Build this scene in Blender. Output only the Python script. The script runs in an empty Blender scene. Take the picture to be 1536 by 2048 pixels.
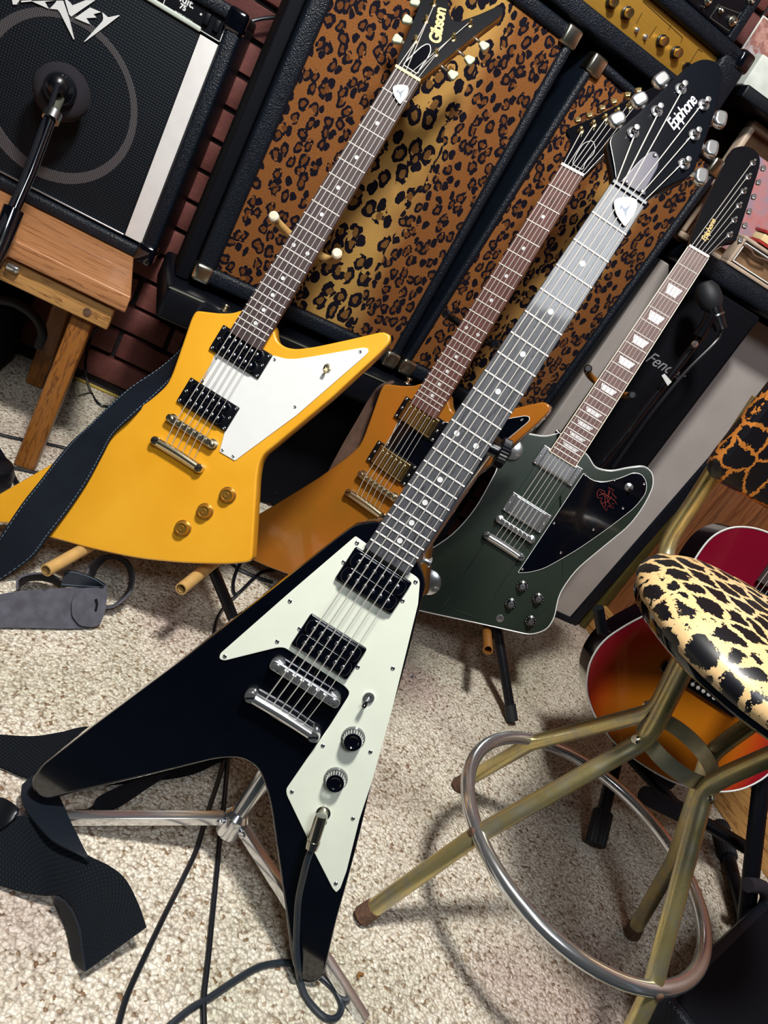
import bpy, bmesh, math, random
from mathutils import Vector as V, Matrix, Quaternion
random.seed(7)
C = bpy.context.scene.collection
S = bpy.context.scene
pi = math.pi
# ------------------------------------------------------------------ camera
H = 0.84
FPX = 1542.0
RC = Matrix(((0.875295067853935, 0.39503967603039325, 0.27893045468786215),
             (-0.06531780391183198, -0.4749295612725319, 0.8775964313519148),
             (0.4791577283971438, -0.7863749526728852, -0.3899003784635334)))   # image right, image down, forward -> world
EYE = V((0, 0, H))
cam = bpy.data.cameras.new('camera')
cam.sensor_fit = 'VERTICAL'; cam.sensor_height = 36; cam.lens = FPX / 2048 * 36
cam.clip_start = 0.02
camo = bpy.data.objects.new('camera', cam); C.objects.link(camo)
cr, cd, cf = RC.col[0], RC.col[1], RC.col[2]
camo.matrix_world = Matrix(((cr.x, -cd.x, -cf.x, 0), (cr.y, -cd.y, -cf.y, 0), (cr.z, -cd.z, -cf.z, H), (0, 0, 0, 1)))
S.camera = camo
# ------------------------------------------------------------------ world, lamp, exposure
S.view_settings.view_transform = 'Standard'; S.view_settings.look = 'None'
S.view_settings.exposure = 0.0; S.view_settings.gamma = 1; S.view_settings.use_curve_mapping = False
w = bpy.data.worlds.new('world'); S.world = w; w.use_nodes = True
w.node_tree.nodes['Background'].inputs[0].default_value = (0.50, 0.62, 0.85, 1)
w.node_tree.nodes['Background'].inputs[1].default_value = 0.25
def area(name, loc, target, size, power, col):
    l = bpy.data.lights.new(name, 'AREA'); l.shape = 'DISK'; l.size = size; l.energy = power; l.color = col
    o = bpy.data.objects.new(name, l); C.objects.link(o); o.location = loc
    o.rotation_euler = (V(target) - V(loc)).to_track_quat('-Z', 'Y').to_euler()
    return o
area('ceiling_lamp_light', (-0.02, 0.34, 2.2), (0.35, 1.0, 0.3), 0.24, 58, (1.0, 0.965, 0.90))
area('room_lamp_light', (0.0, -0.95, 2.2), (0.3, 1.0, 0.3), 0.6, 24, (0.90, 0.95, 1.0))

# ------------------------------------------------------------------ rays: where a pixel of the photograph meets a plane of the room
def ray(px, py):
    return RC @ V((px - 768.0, py - 1024.0, FPX))
def onY(p, y): d = ray(*p[:2]); return EYE + d * (y / d.y)
def onX(p, x): d = ray(*p[:2]); return EYE + d * (x / d.x)
def onZ(p, z=0.0): d = ray(*p[:2]); return EYE + d * ((z - H) / d.z)
def onM(M, p, z=0.0):
    """pixel -> local (x, y) on the plane z of frame M"""
    n = M.col[2].xyz; o = M.translation + n * z; d = ray(*p[:2])
    P = EYE + d * ((o - EYE).dot(n) / d.dot(n))
    q = M.inverted() @ P
    return V((q.x, q.y))
def crop(ox, oy, s):
    return lambda pts: [((ox + p[0] / s), (oy + p[1] / s)) + tuple(p[2:]) for p in pts]

# ------------------------------------------------------------------ materials
def hx(h):
    h = h.lstrip('#'); c = [int(h[i:i + 2], 16) / 255 for i in (0, 2, 4)]
    return tuple((x / 12.92 if x <= 0.04045 else ((x + 0.055) / 1.055) ** 2.4) for x in c) + (1,)
class NT:
    def __init__(s, name):
        s.m = bpy.data.materials.new(name); s.m.use_nodes = True; s.t = s.m.node_tree; s.b = s.t.nodes['Principled BSDF']
        s.co = None
    def n(s, typ, **kw):
        x = s.t.nodes.new(typ)
        for k, v in kw.items():
            if k.startswith('i_'):
                x.inputs[k[2:].replace('_', ' ')].default_value = v
            else: setattr(x, k, v)
        return x
    def l(s, a, b): s.t.links.new(a, b)
    def coord(s, kind='Object', scale=(1, 1, 1), rot=(0, 0, 0), loc=(0, 0, 0)):
        if s.co is None: s.co = s.n('ShaderNodeTexCoord')
        mp = s.n('ShaderNodeMapping'); mp.inputs['Scale'].default_value = scale; mp.inputs['Rotation'].default_value = rot
        mp.inputs['Location'].default_value = loc
        s.l(s.co.outputs[kind], mp.inputs['Vector']); return mp.outputs[0]
    def noise(s, vec, scale, detail=3, rough=0.5, out=0):
        x = s.n('ShaderNodeTexNoise'); x.inputs['Scale'].default_value = scale; x.inputs['Detail'].default_value = detail
        x.inputs['Roughness'].default_value = rough; s.l(vec, x.inputs['Vector']); return x.outputs[out]
    def vor(s, vec, scale, feat='F1', out='Distance', rnd=1.0, smooth=None):
        x = s.n('ShaderNodeTexVoronoi'); x.feature = feat; x.inputs['Scale'].default_value = scale
        x.inputs['Randomness'].default_value = rnd; s.l(vec, x.inputs['Vector']); return x.outputs[out]
    def ramp(s, fac, stops, interp='LINEAR'):
        x = s.n('ShaderNodeValToRGB'); x.color_ramp.interpolation = interp; cr = x.color_ramp
        while len(cr.elements) < len(stops): cr.elements.new(0.5)
        for e, (p, c) in zip(cr.elements, stops):
            e.position = p; e.color = c if len(c) == 4 else tuple(c) + (1,)
        s.l(fac, x.inputs[0]); return x.outputs[0]
    def mix(s, fac, a, b, mode='MIX'):
        x = s.n('ShaderNodeMix', data_type='RGBA', blend_type=mode)
        for sock, v in ((x.inputs[0], fac), (x.inputs[6], a), (x.inputs[7], b)):
            if hasattr(v, 'type') and hasattr(v, 'links'): s.l(v, sock)
            else: sock.default_value = v
        return x.outputs[2]
    def math(s, op, a, b=0.0, c=None):
        x = s.n('ShaderNodeMath', operation=op)
        for i, v in enumerate((a, b) if c is None else (a, b, c)):
            if hasattr(v, 'links'): s.l(v, x.inputs[i])
            else: x.inputs[i].default_value = v
        return x.outputs[0]
    def vadd(s, a, b, k):
        """a + (b-0.5)*k"""
        x = s.n('ShaderNodeVectorMath', operation='SUBTRACT'); s.l(b, x.inputs[0]); x.inputs[1].default_value = (.5, .5, .5)
        y = s.n('ShaderNodeVectorMath', operation='SCALE'); s.l(x.outputs[0], y.inputs[0]); y.inputs['Scale'].default_value = k
        z = s.n('ShaderNodeVectorMath', operation='ADD'); s.l(a, z.inputs[0]); s.l(y.outputs[0], z.inputs[1]); return z.outputs[0]
    def bump(s, h, strength=0.3, dist=0.001):
        x = s.n('ShaderNodeBump'); x.inputs['Strength'].default_value = strength; x.inputs['Distance'].default_value = dist
        s.l(h, x.inputs['Height']); s.l(x.outputs[0], s.b.inputs['Normal'])
    def base(s, c):
        if hasattr(c, 'links'): s.l(c, s.b.inputs['Base Color'])
        else: s.b.inputs['Base Color'].default_value = c
    def set(s, rough=0.5, metal=0.0, coat=0.0, coatr=0.05, spec=0.5):
        s.b.inputs['Roughness'].default_value = rough; s.b.inputs['Metallic'].default_value = metal
        s.b.inputs['Coat Weight'].default_value = coat; s.b.inputs['Coat Roughness'].default_value = coatr
        s.b.inputs['Specular IOR Level'].default_value = spec
        return s
M = {}
def plain(name, col, rough=0.5, metal=0.0, coat=0.0, nz=0.06, nscale=40, bump=0.0, bscale=300, spec=0.5):
    t = NT(name); c = hx(col); v = t.coord()
    f = t.noise(v, nscale, 4)
    lo = tuple(x * (1 - nz * 2) for x in c[:3]) + (1,); hi = tuple(min(1, x * (1 + nz * 2)) for x in c[:3]) + (1,)
    t.base(t.ramp(f, [(0.3, lo), (0.7, hi)])); t.set(rough, metal, coat, spec=spec)
    if bump: t.bump(t.noise(v, bscale, 2), bump, 0.0006)
    M[name] = t.m; return t.m
plain('gloss_black', '#05070f', 0.12, 0, 1.0, spec=0.5)
plain('satin_black', '#060911', 0.42, spec=.3)
plain('headstock_black', '#05080f', 0.14, spec=.3)
plain('plastic_black', '#07090f', 0.28, 0, .3)
plain('matte_black', '#05070f', 0.75, spec=.15)
plain('rubber', '#10141c', 0.6, bump=.3)
plain('foam', '#1a1620', 0.95, bump=.9, bscale=500)
plain('chrome', '#dcdee2', 0.17, .92, nz=.02)
plain('nickel', '#c9c7ba', 0.24, 1.0, nz=.06)
plain('gold', '#dfc78e', 0.24, 1.0, nz=.06)
plain('pale_gold', '#d9cfb4', 0.26, 1.0, nz=.05)
plain('gold_knob', '#b58a3c', 0.34, 0.8, .1)
plain('steel', '#b8bac0', 0.28, 1.0, nz=.03)
plain('string_steel', '#d8d4cf', 0.4, 0.35, nz=.03)
plain('guard_white', '#dfe1e1', 0.22, 0, .6, nz=.01)
plain('guard_mint', '#e2e8d9', 0.22, 0, .6, nz=.01)
plain('nut_cream', '#e4cf9f', 0.4, nz=.03)
plain('nut_white', '#e3dcd8', 0.35, nz=.03)
plain('binding', '#e7e0c8', 0.35, nz=.02)
plain('button_white', '#b9c4ac', 0.3, 0, .5)
plain('pearl', '#c9c7c9', 0.25, 0, .6, nz=.14, nscale=120)
plain('dot', '#cfd0d2', 0.3, nz=.05)
plain('red_decal', '#7d2a24', 0.5)
plain('gold_decal', '#cdb069', 0.4, .3)
plain('silver_dim', '#9a9da6', 0.4, .2)
plain('gold_cream', '#d9bd86', 0.4, .0)
plain('silver_decal', '#d9d0dc', 0.3, .3)
plain('white_print', '#d8dadb', 0.5, nz=.01)
plain('white_strip', '#dad8d8', 0.4, nz=.02)
plain('tan_rubber', '#b9945a', 0.55, bump=.3, bscale=200)
plain('tan_dark', '#8c5a20', 0.5, bump=.3, bscale=200)
plain('peg_tip', '#d6c7b0', 0.5)
plain('mortar', '#2b2629', 0.95, nz=.25, nscale=90, bump=1.0, bscale=160)
plain('paint_ceiling', '#9a9c98', 0.9)
plain('paint_wall', '#10191b', 0.9)
plain('grey_suede', '#4b4b55', 0.95, nz=.12, nscale=60, bump=.5, bscale=900)
plain('brown_suede', '#5a4237', 0.95, nz=.12, nscale=60, bump=.6, bscale=900)
plain('suede_edge', '#7b7887', 0.9)
plain('leather', '#0a121d', 0.65, bump=.5, bscale=700, spec=.2)
plain('stitch', '#7f93a6', 0.7)
plain('cable', '#0d1119', 0.35, nz=.02)
plain('cable_grey', '#1c242e', 0.4, nz=.02)
plain('yellow_cable', '#a08a2a', 0.5)
plain('pale_cloth', '#a9a29f', 0.85, nz=.03, nscale=12, bump=.3, bscale=900)
plain('olive_trim', '#4a431f', 0.5, nz=.1)
plain('cream_plastic', '#b3a08e', 0.4)
plain('grey_white', '#b6c0b8', 0.5)
plain('tan_card', '#7a5c40', 0.8, nz=.1)
plain('red_board', '#9c2a24', 0.45)
plain('paper_white', '#c2c8c2', 0.6)
plain('grey_metal', '#5d5f55', 0.5, .3)
plain('rust', '#5d4334', 0.85, nz=.2, nscale=200, bump=.5)
plain('purple_plate', '#322f42', 0.3, 0, .5, nz=.1)
plain('maroon_box', '#3a1518', 0.6)
plain('added_rug_dark', '#101a1e', .95, nz=.3, nscale=5, spec=.1)
plain('lint_blue', '#3d4a68', 0.9)
plain('debris', '#7a5426', 0.6)
plain('dark_red_side', '#16040b', 0.15, 0, 1)

def tolex(name, col):
    t = NT(name); v = t.coord(); c = hx(col)
    d = t.vor(v, 520, 'SMOOTH_F1'); n = t.noise(v, 30, 3)
    t.base(t.mix(n, tuple(x * .7 for x in c[:3]) + (1,), tuple(x * 1.5 for x in c[:3]) + (1,))); t.set(0.42, spec=.3)
    t.bump(d, 0.9, 0.0012); M[name] = t.m
tolex('tolex', '#0a111b')
def webbing():
    t = NT('webbing'); v = t.coord('UV')
    a = t.n('ShaderNodeTexWave', wave_type='BANDS', bands_direction='DIAGONAL'); t.l(v, a.inputs[0]); a.inputs['Scale'].default_value = 110; a.inputs['Distortion'].default_value = 0
    vm = t.coord('UV', scale=(1, -1, 1)); b = t.n('ShaderNodeTexWave', wave_type='BANDS', bands_direction='DIAGONAL'); t.l(vm, b.inputs[0]); b.inputs['Scale'].default_value = 110
    f = t.math('MULTIPLY', a.outputs['Fac'], b.outputs['Fac'])
    t.base(t.ramp(f, [(0.1, hx('#03060c')), (0.8, hx('#141d28'))])); t.set(0.75, spec=.15); t.bump(f, 0.8, 0.0012); M['webbing'] = t.m
webbing()
def grille():
    t = NT('grille_cloth'); v = t.coord()
    a = t.n('ShaderNodeTexWave', bands_direction='X'); t.l(v, a.inputs[0]); a.inputs['Scale'].default_value = 62
    b = t.n('ShaderNodeTexWave', bands_direction='Z'); t.l(v, b.inputs[0]); b.inputs['Scale'].default_value = 62
    f = t.math('MULTIPLY', a.outputs['Fac'], b.outputs['Fac']); n = t.noise(v, 9, 3); n2 = t.noise(t.coord(scale=(1, 1, 6)), 60, 2)
    c = t.ramp(f, [(0.2, hx('#060b12')), (0.85, hx('#1a242e'))])
    t.base(t.mix(t.math('MULTIPLY', n2, .6), c, hx('#0d141d'))); t.set(0.6, spec=.2); t.bump(f, 0.8, 0.001); M['grille_cloth'] = t.m
    t = NT('gasket_ring'); v = t.coord()
    a = t.n('ShaderNodeTexWave', bands_direction='X'); t.l(v, a.inputs[0]); a.inputs['Scale'].default_value = 90
    b = t.n('ShaderNodeTexWave', bands_direction='Z'); t.l(v, b.inputs[0]); b.inputs['Scale'].default_value = 90
    f = t.math('MULTIPLY', a.outputs['Fac'], b.outputs['Fac'])
    t.base(t.ramp(f, [(0.1, hx('#2c2b31')), (0.8, hx('#625c5c'))])); t.set(0.6); M['gasket_ring'] = t.m
grille()
def wood(name, dark, light, rough=0.5, scale=1.0, coat=0.0, axis=0, contrast=1.0):
    t = NT(name); sc = [26 * scale] * 3; sc[axis] = 2.2 * scale
    v = t.coord(scale=tuple(sc)); v2 = t.coord(scale=tuple(x * 5 if i != axis else x * 2 for i, x in enumerate(sc)))
    n = t.noise(v, 1.0, 4, .6); w_ = t.math('FRACT', t.math('MULTIPLY', n, 7.0)); n2 = t.noise(v2, 1.0, 4, .7)
    f = t.math('ADD', t.math('MULTIPLY', w_, .55), t.math('MULTIPLY', n2, .6))
    t.base(t.ramp(f, [(0.25, hx(light)), (0.62, hx(light)), (0.92, hx(dark))])); t.set(rough, coat=coat); t.bump(f, .25, .0006)
    M[name] = t.m
wood('oak', '#7a4a28', '#b07a50', .45, 1.5, .15)
wood('oak_leg', '#4a2508', '#8a5620', .45, 1.9, .15, axis=2)
wood('oak_apron', '#6a3c17', '#b98a50', .45, 1.8, .15)
wood('plank_wood', '#5a2f1a', '#84512f', .45, .6, .2, axis=2)
wood('rosewood', '#1a1214', '#3a292b', .5, 3.0, 0, axis=1)
wood('rosewood_red', '#3a1f1c', '#5d3a35', .5, 3.0, 0, axis=1)
wood('rosewood_grey', '#1b1a1e', '#44454a', .42, 3.0, .25, axis=1)
wood('korina_dark', '#5a3410', '#9a6424', .4, 1.5, .4, axis=1)
def bodypaint(name, c1, c2, rough=.15, streak=5):
    t = NT(name); v = t.coord(scale=(30, 3, 30)); n = t.noise(v, 1.0, 5, .6); n2 = t.noise(t.coord(), 7, 3)
    c = t.mix(t.ramp(n2, [(.35, (0, 0, 0, 1)), (.7, (1, 1, 1, 1))]), hx(c1), hx(c2))
    c = t.mix(t.math('MULTIPLY', n, .25), c, hx(c2)); t.base(c); t.set(rough, coat=.8, coatr=.06); M[name] = t.m
bodypaint('korina_yellow', '#e6a92e', '#d9981f', .28)
bodypaint('amber', '#a8621f', '#8c5c1c', .2)
bodypaint('olive_green', '#1b2822', '#262e26', .3)
def brickmat():
    t = NT('brick_clay'); v = t.coord(); oi = t.n('ShaderNodeObjectInfo'); n = t.noise(v, 55, 5, .65); n3 = t.noise(v, 300, 2)
    c = t.ramp(oi.outputs['Random'], [(0, hx('#5b2c29')), (.4, hx('#74403a')), (.7, hx('#683530')), (1, hx('#7a4a46'))])
    c = t.mix(t.ramp(n, [(.3, (0, 0, 0, 1)), (.8, (.5, .5, .5, 1))]), c, hx('#45201f')); t.base(c); t.set(.75)
    t.bump(t.math('ADD', n, t.math('MULTIPLY', n3, .4)), .6, .0025); M['brick_clay'] = t.m
brickmat()
def carpet():
    t = NT('carpet'); v = t.coord(); nv = t.noise(v, 110, 2, out=1); vv = t.vadd(v, nv, .008)
    x = t.n('ShaderNodeTexVoronoi'); x.feature = 'F1'; x.inputs['Scale'].default_value = 230; t.l(vv, x.inputs['Vector'])
    d = x.outputs['Distance']; colr = x.outputs['Color']
    sep = t.n('ShaderNodeSeparateColor'); t.l(colr, sep.inputs[0])
    fleck = t.ramp(sep.outputs[0], [(0, hx('#86694f')), (.05, hx('#ad9c86')), (.12, hx('#cdc2b0')), (.45, hx('#dfd6c6')), (.8, hx('#ebe5d6')), (1, hx('#f3eee2'))])
    gap = t.ramp(d, [(.32, (1, 1, 1, 1)), (.92, (.40, .37, .35, 1))])
    c = t.mix(1.0, fleck, gap, 'MULTIPLY')
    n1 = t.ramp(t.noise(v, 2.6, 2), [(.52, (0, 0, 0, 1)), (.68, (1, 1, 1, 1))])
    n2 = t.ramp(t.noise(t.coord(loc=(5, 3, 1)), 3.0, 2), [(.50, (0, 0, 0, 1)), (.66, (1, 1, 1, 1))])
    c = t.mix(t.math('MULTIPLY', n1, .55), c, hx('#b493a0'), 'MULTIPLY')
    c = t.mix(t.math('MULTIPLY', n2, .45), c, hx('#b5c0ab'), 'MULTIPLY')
    t.base(c); t.set(.95, spec=.1)
    h = t.math('SUBTRACT', 1.0, d); t.bump(h, .9, .003); M['carpet'] = t.m
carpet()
def leopard(name, axis_mid, half):
    """cab front cloth: local x across, z up; a paler band with bigger rosettes runs down the middle"""
    t = NT(name); v = t.coord(); warp = t.noise(v, 55, 3, out=1); vv = t.vadd(v, warp, .016)
    sx = t.n('ShaderNodeSeparateXYZ'); t.l(v, sx.inputs[0])
    wob = t.noise(v, 6, 2)
    xx = t.math('ADD', sx.outputs[0], t.math('MULTIPLY', t.math('SUBTRACT', wob, .5), .10))
    band = t.math('ABSOLUTE', t.math('SUBTRACT', xx, axis_mid))
    bm_ = t.ramp(t.math('DIVIDE', band, half), [(.12, (1, 1, 1, 1)), (.42, (0, 0, 0, 1))])
    def rosette(scale):
        x = t.n('ShaderNodeTexVoronoi'); x.voronoi_dimensions = '2D'; x.feature = 'F1'; x.inputs['Scale'].default_value = scale; x.inputs['Randomness'].default_value = .8
        sq = t.n('ShaderNodeSeparateXYZ'); t.l(vv, sq.inputs[0]); sc = t.n('ShaderNodeCombineXYZ')
        t.l(t.math('MULTIPLY', sq.outputs[0], 1.15), sc.inputs[0]); t.l(t.math('MULTIPLY', sq.outputs[2], .82), sc.inputs[1]); t.l(sc.outputs[0], x.inputs['Vector'])
        d = x.outputs['Distance']; s2 = t.n('ShaderNodeSeparateColor'); t.l(x.outputs['Color'], s2.inputs[0]); r = s2.outputs[0]
        ring = t.math('MULTIPLY', t.math('GREATER_THAN', d, .21), t.math('LESS_THAN', d, .46))
        brk = t.math('GREATER_THAN', t.noise(v, scale * 2.1, 1), .38)
        ring = t.math('MULTIPLY', ring, brk)
        small = t.math('MULTIPLY', t.math('LESS_THAN', d, .33), t.math('LESS_THAN', r, .33))
        ring = t.math('MAXIMUM', t.math('MULTIPLY', ring, t.math('GREATER_THAN', r, .33)), small)
        inner = t.math('LESS_THAN', d, .22)
        return ring, inner
    r1, i1 = rosette(49); r2, i2 = rosette(32)
    sel = t.math('GREATER_THAN', bm_, .5)
    ring = t.math('ADD', t.math('MULTIPLY', r1, t.math('SUBTRACT', 1, sel)), t.math('MULTIPLY', r2, sel))
    inn = t.math('ADD', t.math('MULTIPLY', i1, t.math('SUBTRACT', 1, sel)), t.math('MULTIPLY', i2, sel))
    fine = t.noise(v, 420, 2)
    side = t.mix(fine, hx('#5a3315'), hx('#8f5c30')); mid = t.mix(t.noise(v, 5, 2), hx('#8a7530'), hx('#c08f58'))
    c = t.mix(bm_, side, mid); c = t.mix(t.math('MULTIPLY', inn, .75), c, hx('#4e2a12')); c = t.mix(ring, c, hx('#0b0714'))
    t.base(c); t.set(.8, spec=.1); t.b.inputs['Sheen Weight'].default_value = .06; t.bump(fine, .4, .0015); M[name] = t.m
leopard('leopard_cloth', 0.03, .19)
def cheetah(name, scale, thr, c1, c2):
    t = NT(name); v = t.coord(); vv = t.vadd(v, t.noise(v, 60, 4, .7, out=1), .022); vv = t.vadd(vv, t.noise(t.coord(scale=(1, 1, 1), loc=(3, 1, 2)), 420, 2, out=1), .004)
    d = t.vor(vv, scale, 'DISTANCE_TO_EDGE', 'Distance', .9); fine = t.noise(t.coord(scale=(9, 1.2, 1)), 90, 3)
    base = t.mix(t.noise(v, 14, 3), hx(c1), hx(c2)); base = t.mix(t.math('MULTIPLY', fine, .4), base, hx('#c07a2c'))
    c = t.mix(t.math('GREATER_THAN', d, thr), base, hx('#090a12')); t.base(c); t.set(.42, coat=.15, coatr=.25); t.bump(fine, .1, .0005); M[name] = t.m
cheetah('cheetah_vinyl', 29, .10, '#f0e2bb', '#dfb064')
cheetah('cheetah_back', 24, .055, '#c98732', '#a5592a')
def brass():
    t = NT('worn_brass'); v = t.coord(); n = t.noise(v, 30, 5, .7)
    f = t.ramp(n, [(.45, (0, 0, 0, 1)), (.62, (1, 1, 1, 1))])
    t.base(t.mix(f, hx('#cdbd84'), hx('#b5ae94'))); t.set(.3, .82)
    t.l(t.ramp(n, [(.3, (.24, .24, .24, 1)), (.8, (.45, .45, .45, 1))]), t.b.inputs['Roughness']); M['worn_brass'] = t.m
brass()
plain('strap_metal', '#a5a28c', .38, .8, nz=.1)
def goldpanel():
    t = NT('gold_panel'); v = t.coord(); n = t.noise(t.coord(scale=(2, 30, 60)), 20, 3)
    t.base(t.mix(n, hx('#9a7428'), hx('#b98f3c'))); t.set(.42, .55); M['gold_panel'] = t.m
goldpanel()
def burst():
    t = NT('cherry_burst'); v = t.coord(loc=(0.0, 0.075, 0)); sx = t.n('ShaderNodeSeparateXYZ'); t.l(v, sx.inputs[0])
    ax = t.math('POWER', t.math('ABSOLUTE', t.math('DIVIDE', sx.outputs[0], .185)), 2.2)
    ay = t.math('POWER', t.math('ABSOLUTE', t.math('DIVIDE', sx.outputs[1], .205)), 2.2)
    r = t.math('ADD', ax, ay)
    t.base(t.ramp(r, [(0, hx('#b06a14')), (.30, hx('#a85810')), (.52, hx('#a83a14')), (.74, hx('#8e1720')), (1, hx('#700c24'))])); t.set(.15, coat=1, coatr=.03); M['cherry_burst'] = t.m
burst()
def printmat(name, cols, scale):
    t = NT(name); v = t.coord(); n = t.noise(t.vadd(v, t.noise(v, scale, 3, out=1), .05), scale, 4, .6)
    st = [((i + .5) / len(cols) * .5 + .25, hx(c)) for i, c in enumerate(cols)]
    t.base(t.ramp(n, st)); t.set(.4, coat=.3); M[name] = t.m
printmat('art_print', ['#3c4a68', '#8d8fa6', '#a08a98', '#b9858a', '#c07a78', '#7d8aa0'], 14)
printmat('art_card', ['#8b93a8', '#a9a2a6', '#8a5a52', '#b98f86', '#6f3f3a'], 22)

# ------------------------------------------------------------------ mesh helpers
def fillet(pts, t=0.004, seg=4):
    out = []; n = len(pts)
    for i in range(n):
        p = V(pts[i][:2]); a = V(pts[i - 1][:2]); b = V(pts[(i + 1) % n][:2]); tl = pts[i][2] if len(pts[i]) > 2 else t
        da = a - p; db = b - p; la, lb = da.length, db.length
        if la < 1e-7 or lb < 1e-7: continue
        tl = min(tl, .47 * la, .47 * lb); A = p + da / la * tl; B = p + db / lb * tl
        for k in range(seg + 1):
            s = k / seg; out.append(A * (1 - s) ** 2 + p * 2 * s * (1 - s) + B * s * s)
    res = [out[0]]
    for q in out[1:]:
        if (q - res[-1]).length > 2e-5: res.append(q)
    if (res[0] - res[-1]).length < 2e-5: res.pop()
    return res
def offset_in(poly, d):
    n = len(poly); out = []
    for i in range(n):
        p = poly[i]; e1 = (p - poly[i - 1]).normalized(); e2 = (poly[(i + 1) % n] - p).normalized()
        n1 = V((-e1.y, e1.x)); n2 = V((-e2.y, e2.x)); k = 1 + n1.dot(n2)
        m = (n1 + n2) / max(k, .5); out.append(p + m * d)
    for _ in range(8):      # close up edges that turned inside out
        bad = 0
        for i in range(n):
            if (out[i] - out[i - 1]).dot(poly[i] - poly[i - 1]) < 0:
                mid = (out[i] + out[i - 1]) / 2; out[i] = mid.copy(); out[i - 1] = mid.copy(); bad = 1
        if not bad: break
    return out
def area2(poly): return sum(poly[i - 1].x * poly[i].y - poly[i].x * poly[i - 1].y for i in range(len(poly)))
def prism(bm, poly, z0, z1, bev=0.0, steps=3, bevb=None):
    poly = [V(p[:2]) for p in poly]
    if area2(poly) < 0: poly = poly[::-1]
    bevb = bev if bevb is None else bevb
    rings = []
    def ring(d, z): rings.append([bm.verts.new((p.x, p.y, z)) for p in (offset_in(poly, d) if d > 1e-9 else poly)])
    if bevb > 0:
        ring(bevb + .0006, z0)
        for k in range(steps): a = k / steps * pi / 2; ring(bevb * (1 - math.sin(a)), z0 + bevb * (1 - math.cos(a)))
        ring(0, z0 + bevb)
    else: ring(0, z0)
    if bev > 0:
        for k in range(steps, -1, -1): a = k / steps * pi / 2; ring(bev * (1 - math.sin(a)), z1 - bev * (1 - math.cos(a)))
        ring(bev + .0006, z1)
    else: ring(0, z1)
    n = len(poly)
    for a, b in zip(rings, rings[1:]):
        for i in range(n): bm.faces.new((a[i - 1], a[i], b[i], b[i - 1]))
    bm.faces.new(rings[-1]); bm.faces.new(rings[0][::-1])
    return bm
def box(bm, c, s, rot=None, bev=0.0):
    """bevelled box, centre c, size s"""
    x, y, z = s[0] / 2, s[1] / 2, s[2] / 2
    tmp = bmesh.new(); bmesh.ops.create_cube(tmp, size=1)
    for v in tmp.verts: v.co = V((v.co.x * s[0], v.co.y * s[1], v.co.z * s[2]))
    if bev > 0: bmesh.ops.bevel(tmp, geom=tmp.edges[:], offset=min(bev, .45 * min(s)), segments=3, profile=.5, affect='EDGES')
    mt = Matrix.Translation(V(c)) @ (rot.to_4x4() if rot is not None else Matrix.Identity(4))
    merge(bm, tmp, mt); return bm
def merge(bm, tmp, mt=Matrix.Identity(4)):
    vs = {}
    for v in tmp.verts: vs[v] = bm.verts.new(mt @ v.co)
    for f in tmp.faces:
        nf = bm.faces.new([vs[v] for v in f.verts]); nf.smooth = f.smooth
    tmp.free()
def lathe(bm, prof, seg=24, M4=None):
    """prof: list of (r, z)"""
    rings = []
    for r, z in prof:
        if r < 1e-6: rings.append([bm.verts.new((0, 0, z))])
        else: rings.append([bm.verts.new((r * math.cos(2 * pi * i / seg), r * math.sin(2 * pi * i / seg), z)) for i in range(seg)])
    new = [v for r in rings for v in r]
    for a, b in zip(rings, rings[1:]):
        for i in range(seg):
            if len(a) == 1 and len(b) == 1: continue
            if len(a) == 1: bm.faces.new((a[0], b[i], b[i - 1]))
            elif len(b) == 1: bm.faces.new((a[i - 1], a[i], b[0]))
            else: bm.faces.new((a[i - 1], a[i], b[i], b[i - 1]))
    if len(rings[0]) > 1: bm.faces.new(rings[0][::-1])
    if len(rings[-1]) > 1: bm.faces.new(rings[-1])
    if M4 is not None:
        for v in new: v.co = M4 @ v.co
    return bm
def catmull(pts, n=8):
    pts = [V(p) for p in pts]
    if len(pts) < 3: return pts
    P = [pts[0] * 2 - pts[1]] + pts + [pts[-1] * 2 - pts[-2]]; out = []
    for i in range(1, len(P) - 2):
        for k in range(n):
            t = k / n; a, b, c, d = P[i - 1], P[i], P[i + 1], P[i + 2]
            out.append(.5 * ((2 * b) + (c - a) * t + (2 * a - 5 * b + 4 * c - d) * t * t + (3 * b - a - 3 * c + d) * t ** 3))
    out.append(pts[-1]); return out
def tube(bm, pts, r, seg=10, closed=False, cap=True, smooth=0, flat=None):
    """sweep a circle (radius r, number or list; flat=(w,h,up) sweeps a flat bar)"""
    if smooth: pts = catmull(pts, smooth)
    pts = [V(p) for p in pts]; n = len(pts); rs = r if isinstance(r, (list, tuple)) else [r] * n
    if len(rs) != n: rs = [rs[min(len(rs) - 1, int(i / n * len(rs)))] for i in range(n)]
    rings = []; up = None
    for i in range(n):
        if closed: t = (pts[(i + 1) % n] - pts[i - 1]).normalized()
        else: t = (pts[min(i + 1, n - 1)] - pts[max(i - 1, 0)]).normalized()
        if up is None:
            up = V((0, 0, 1)) if abs(t.z) < .9 else V((1, 0, 0))
        up = (up - t * up.dot(t)).normalized(); sd = t.cross(up)
        rings.append([bm.verts.new(pts[i] + (up * math.cos(2 * pi * k / seg) + sd * math.sin(2 * pi * k / seg)) * rs[i]) for k in range(seg)])
    prs = list(zip(rings, rings[1:])) + ([(rings[-1], rings[0])] if closed else [])
    for a, b in prs:
        for k in range(seg): bm.faces.new((a[k - 1], a[k], b[k], b[k - 1]))
    if cap and not closed: bm.faces.new(rings[0]); bm.faces.new(rings[-1][::-1])
    return bm
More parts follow.
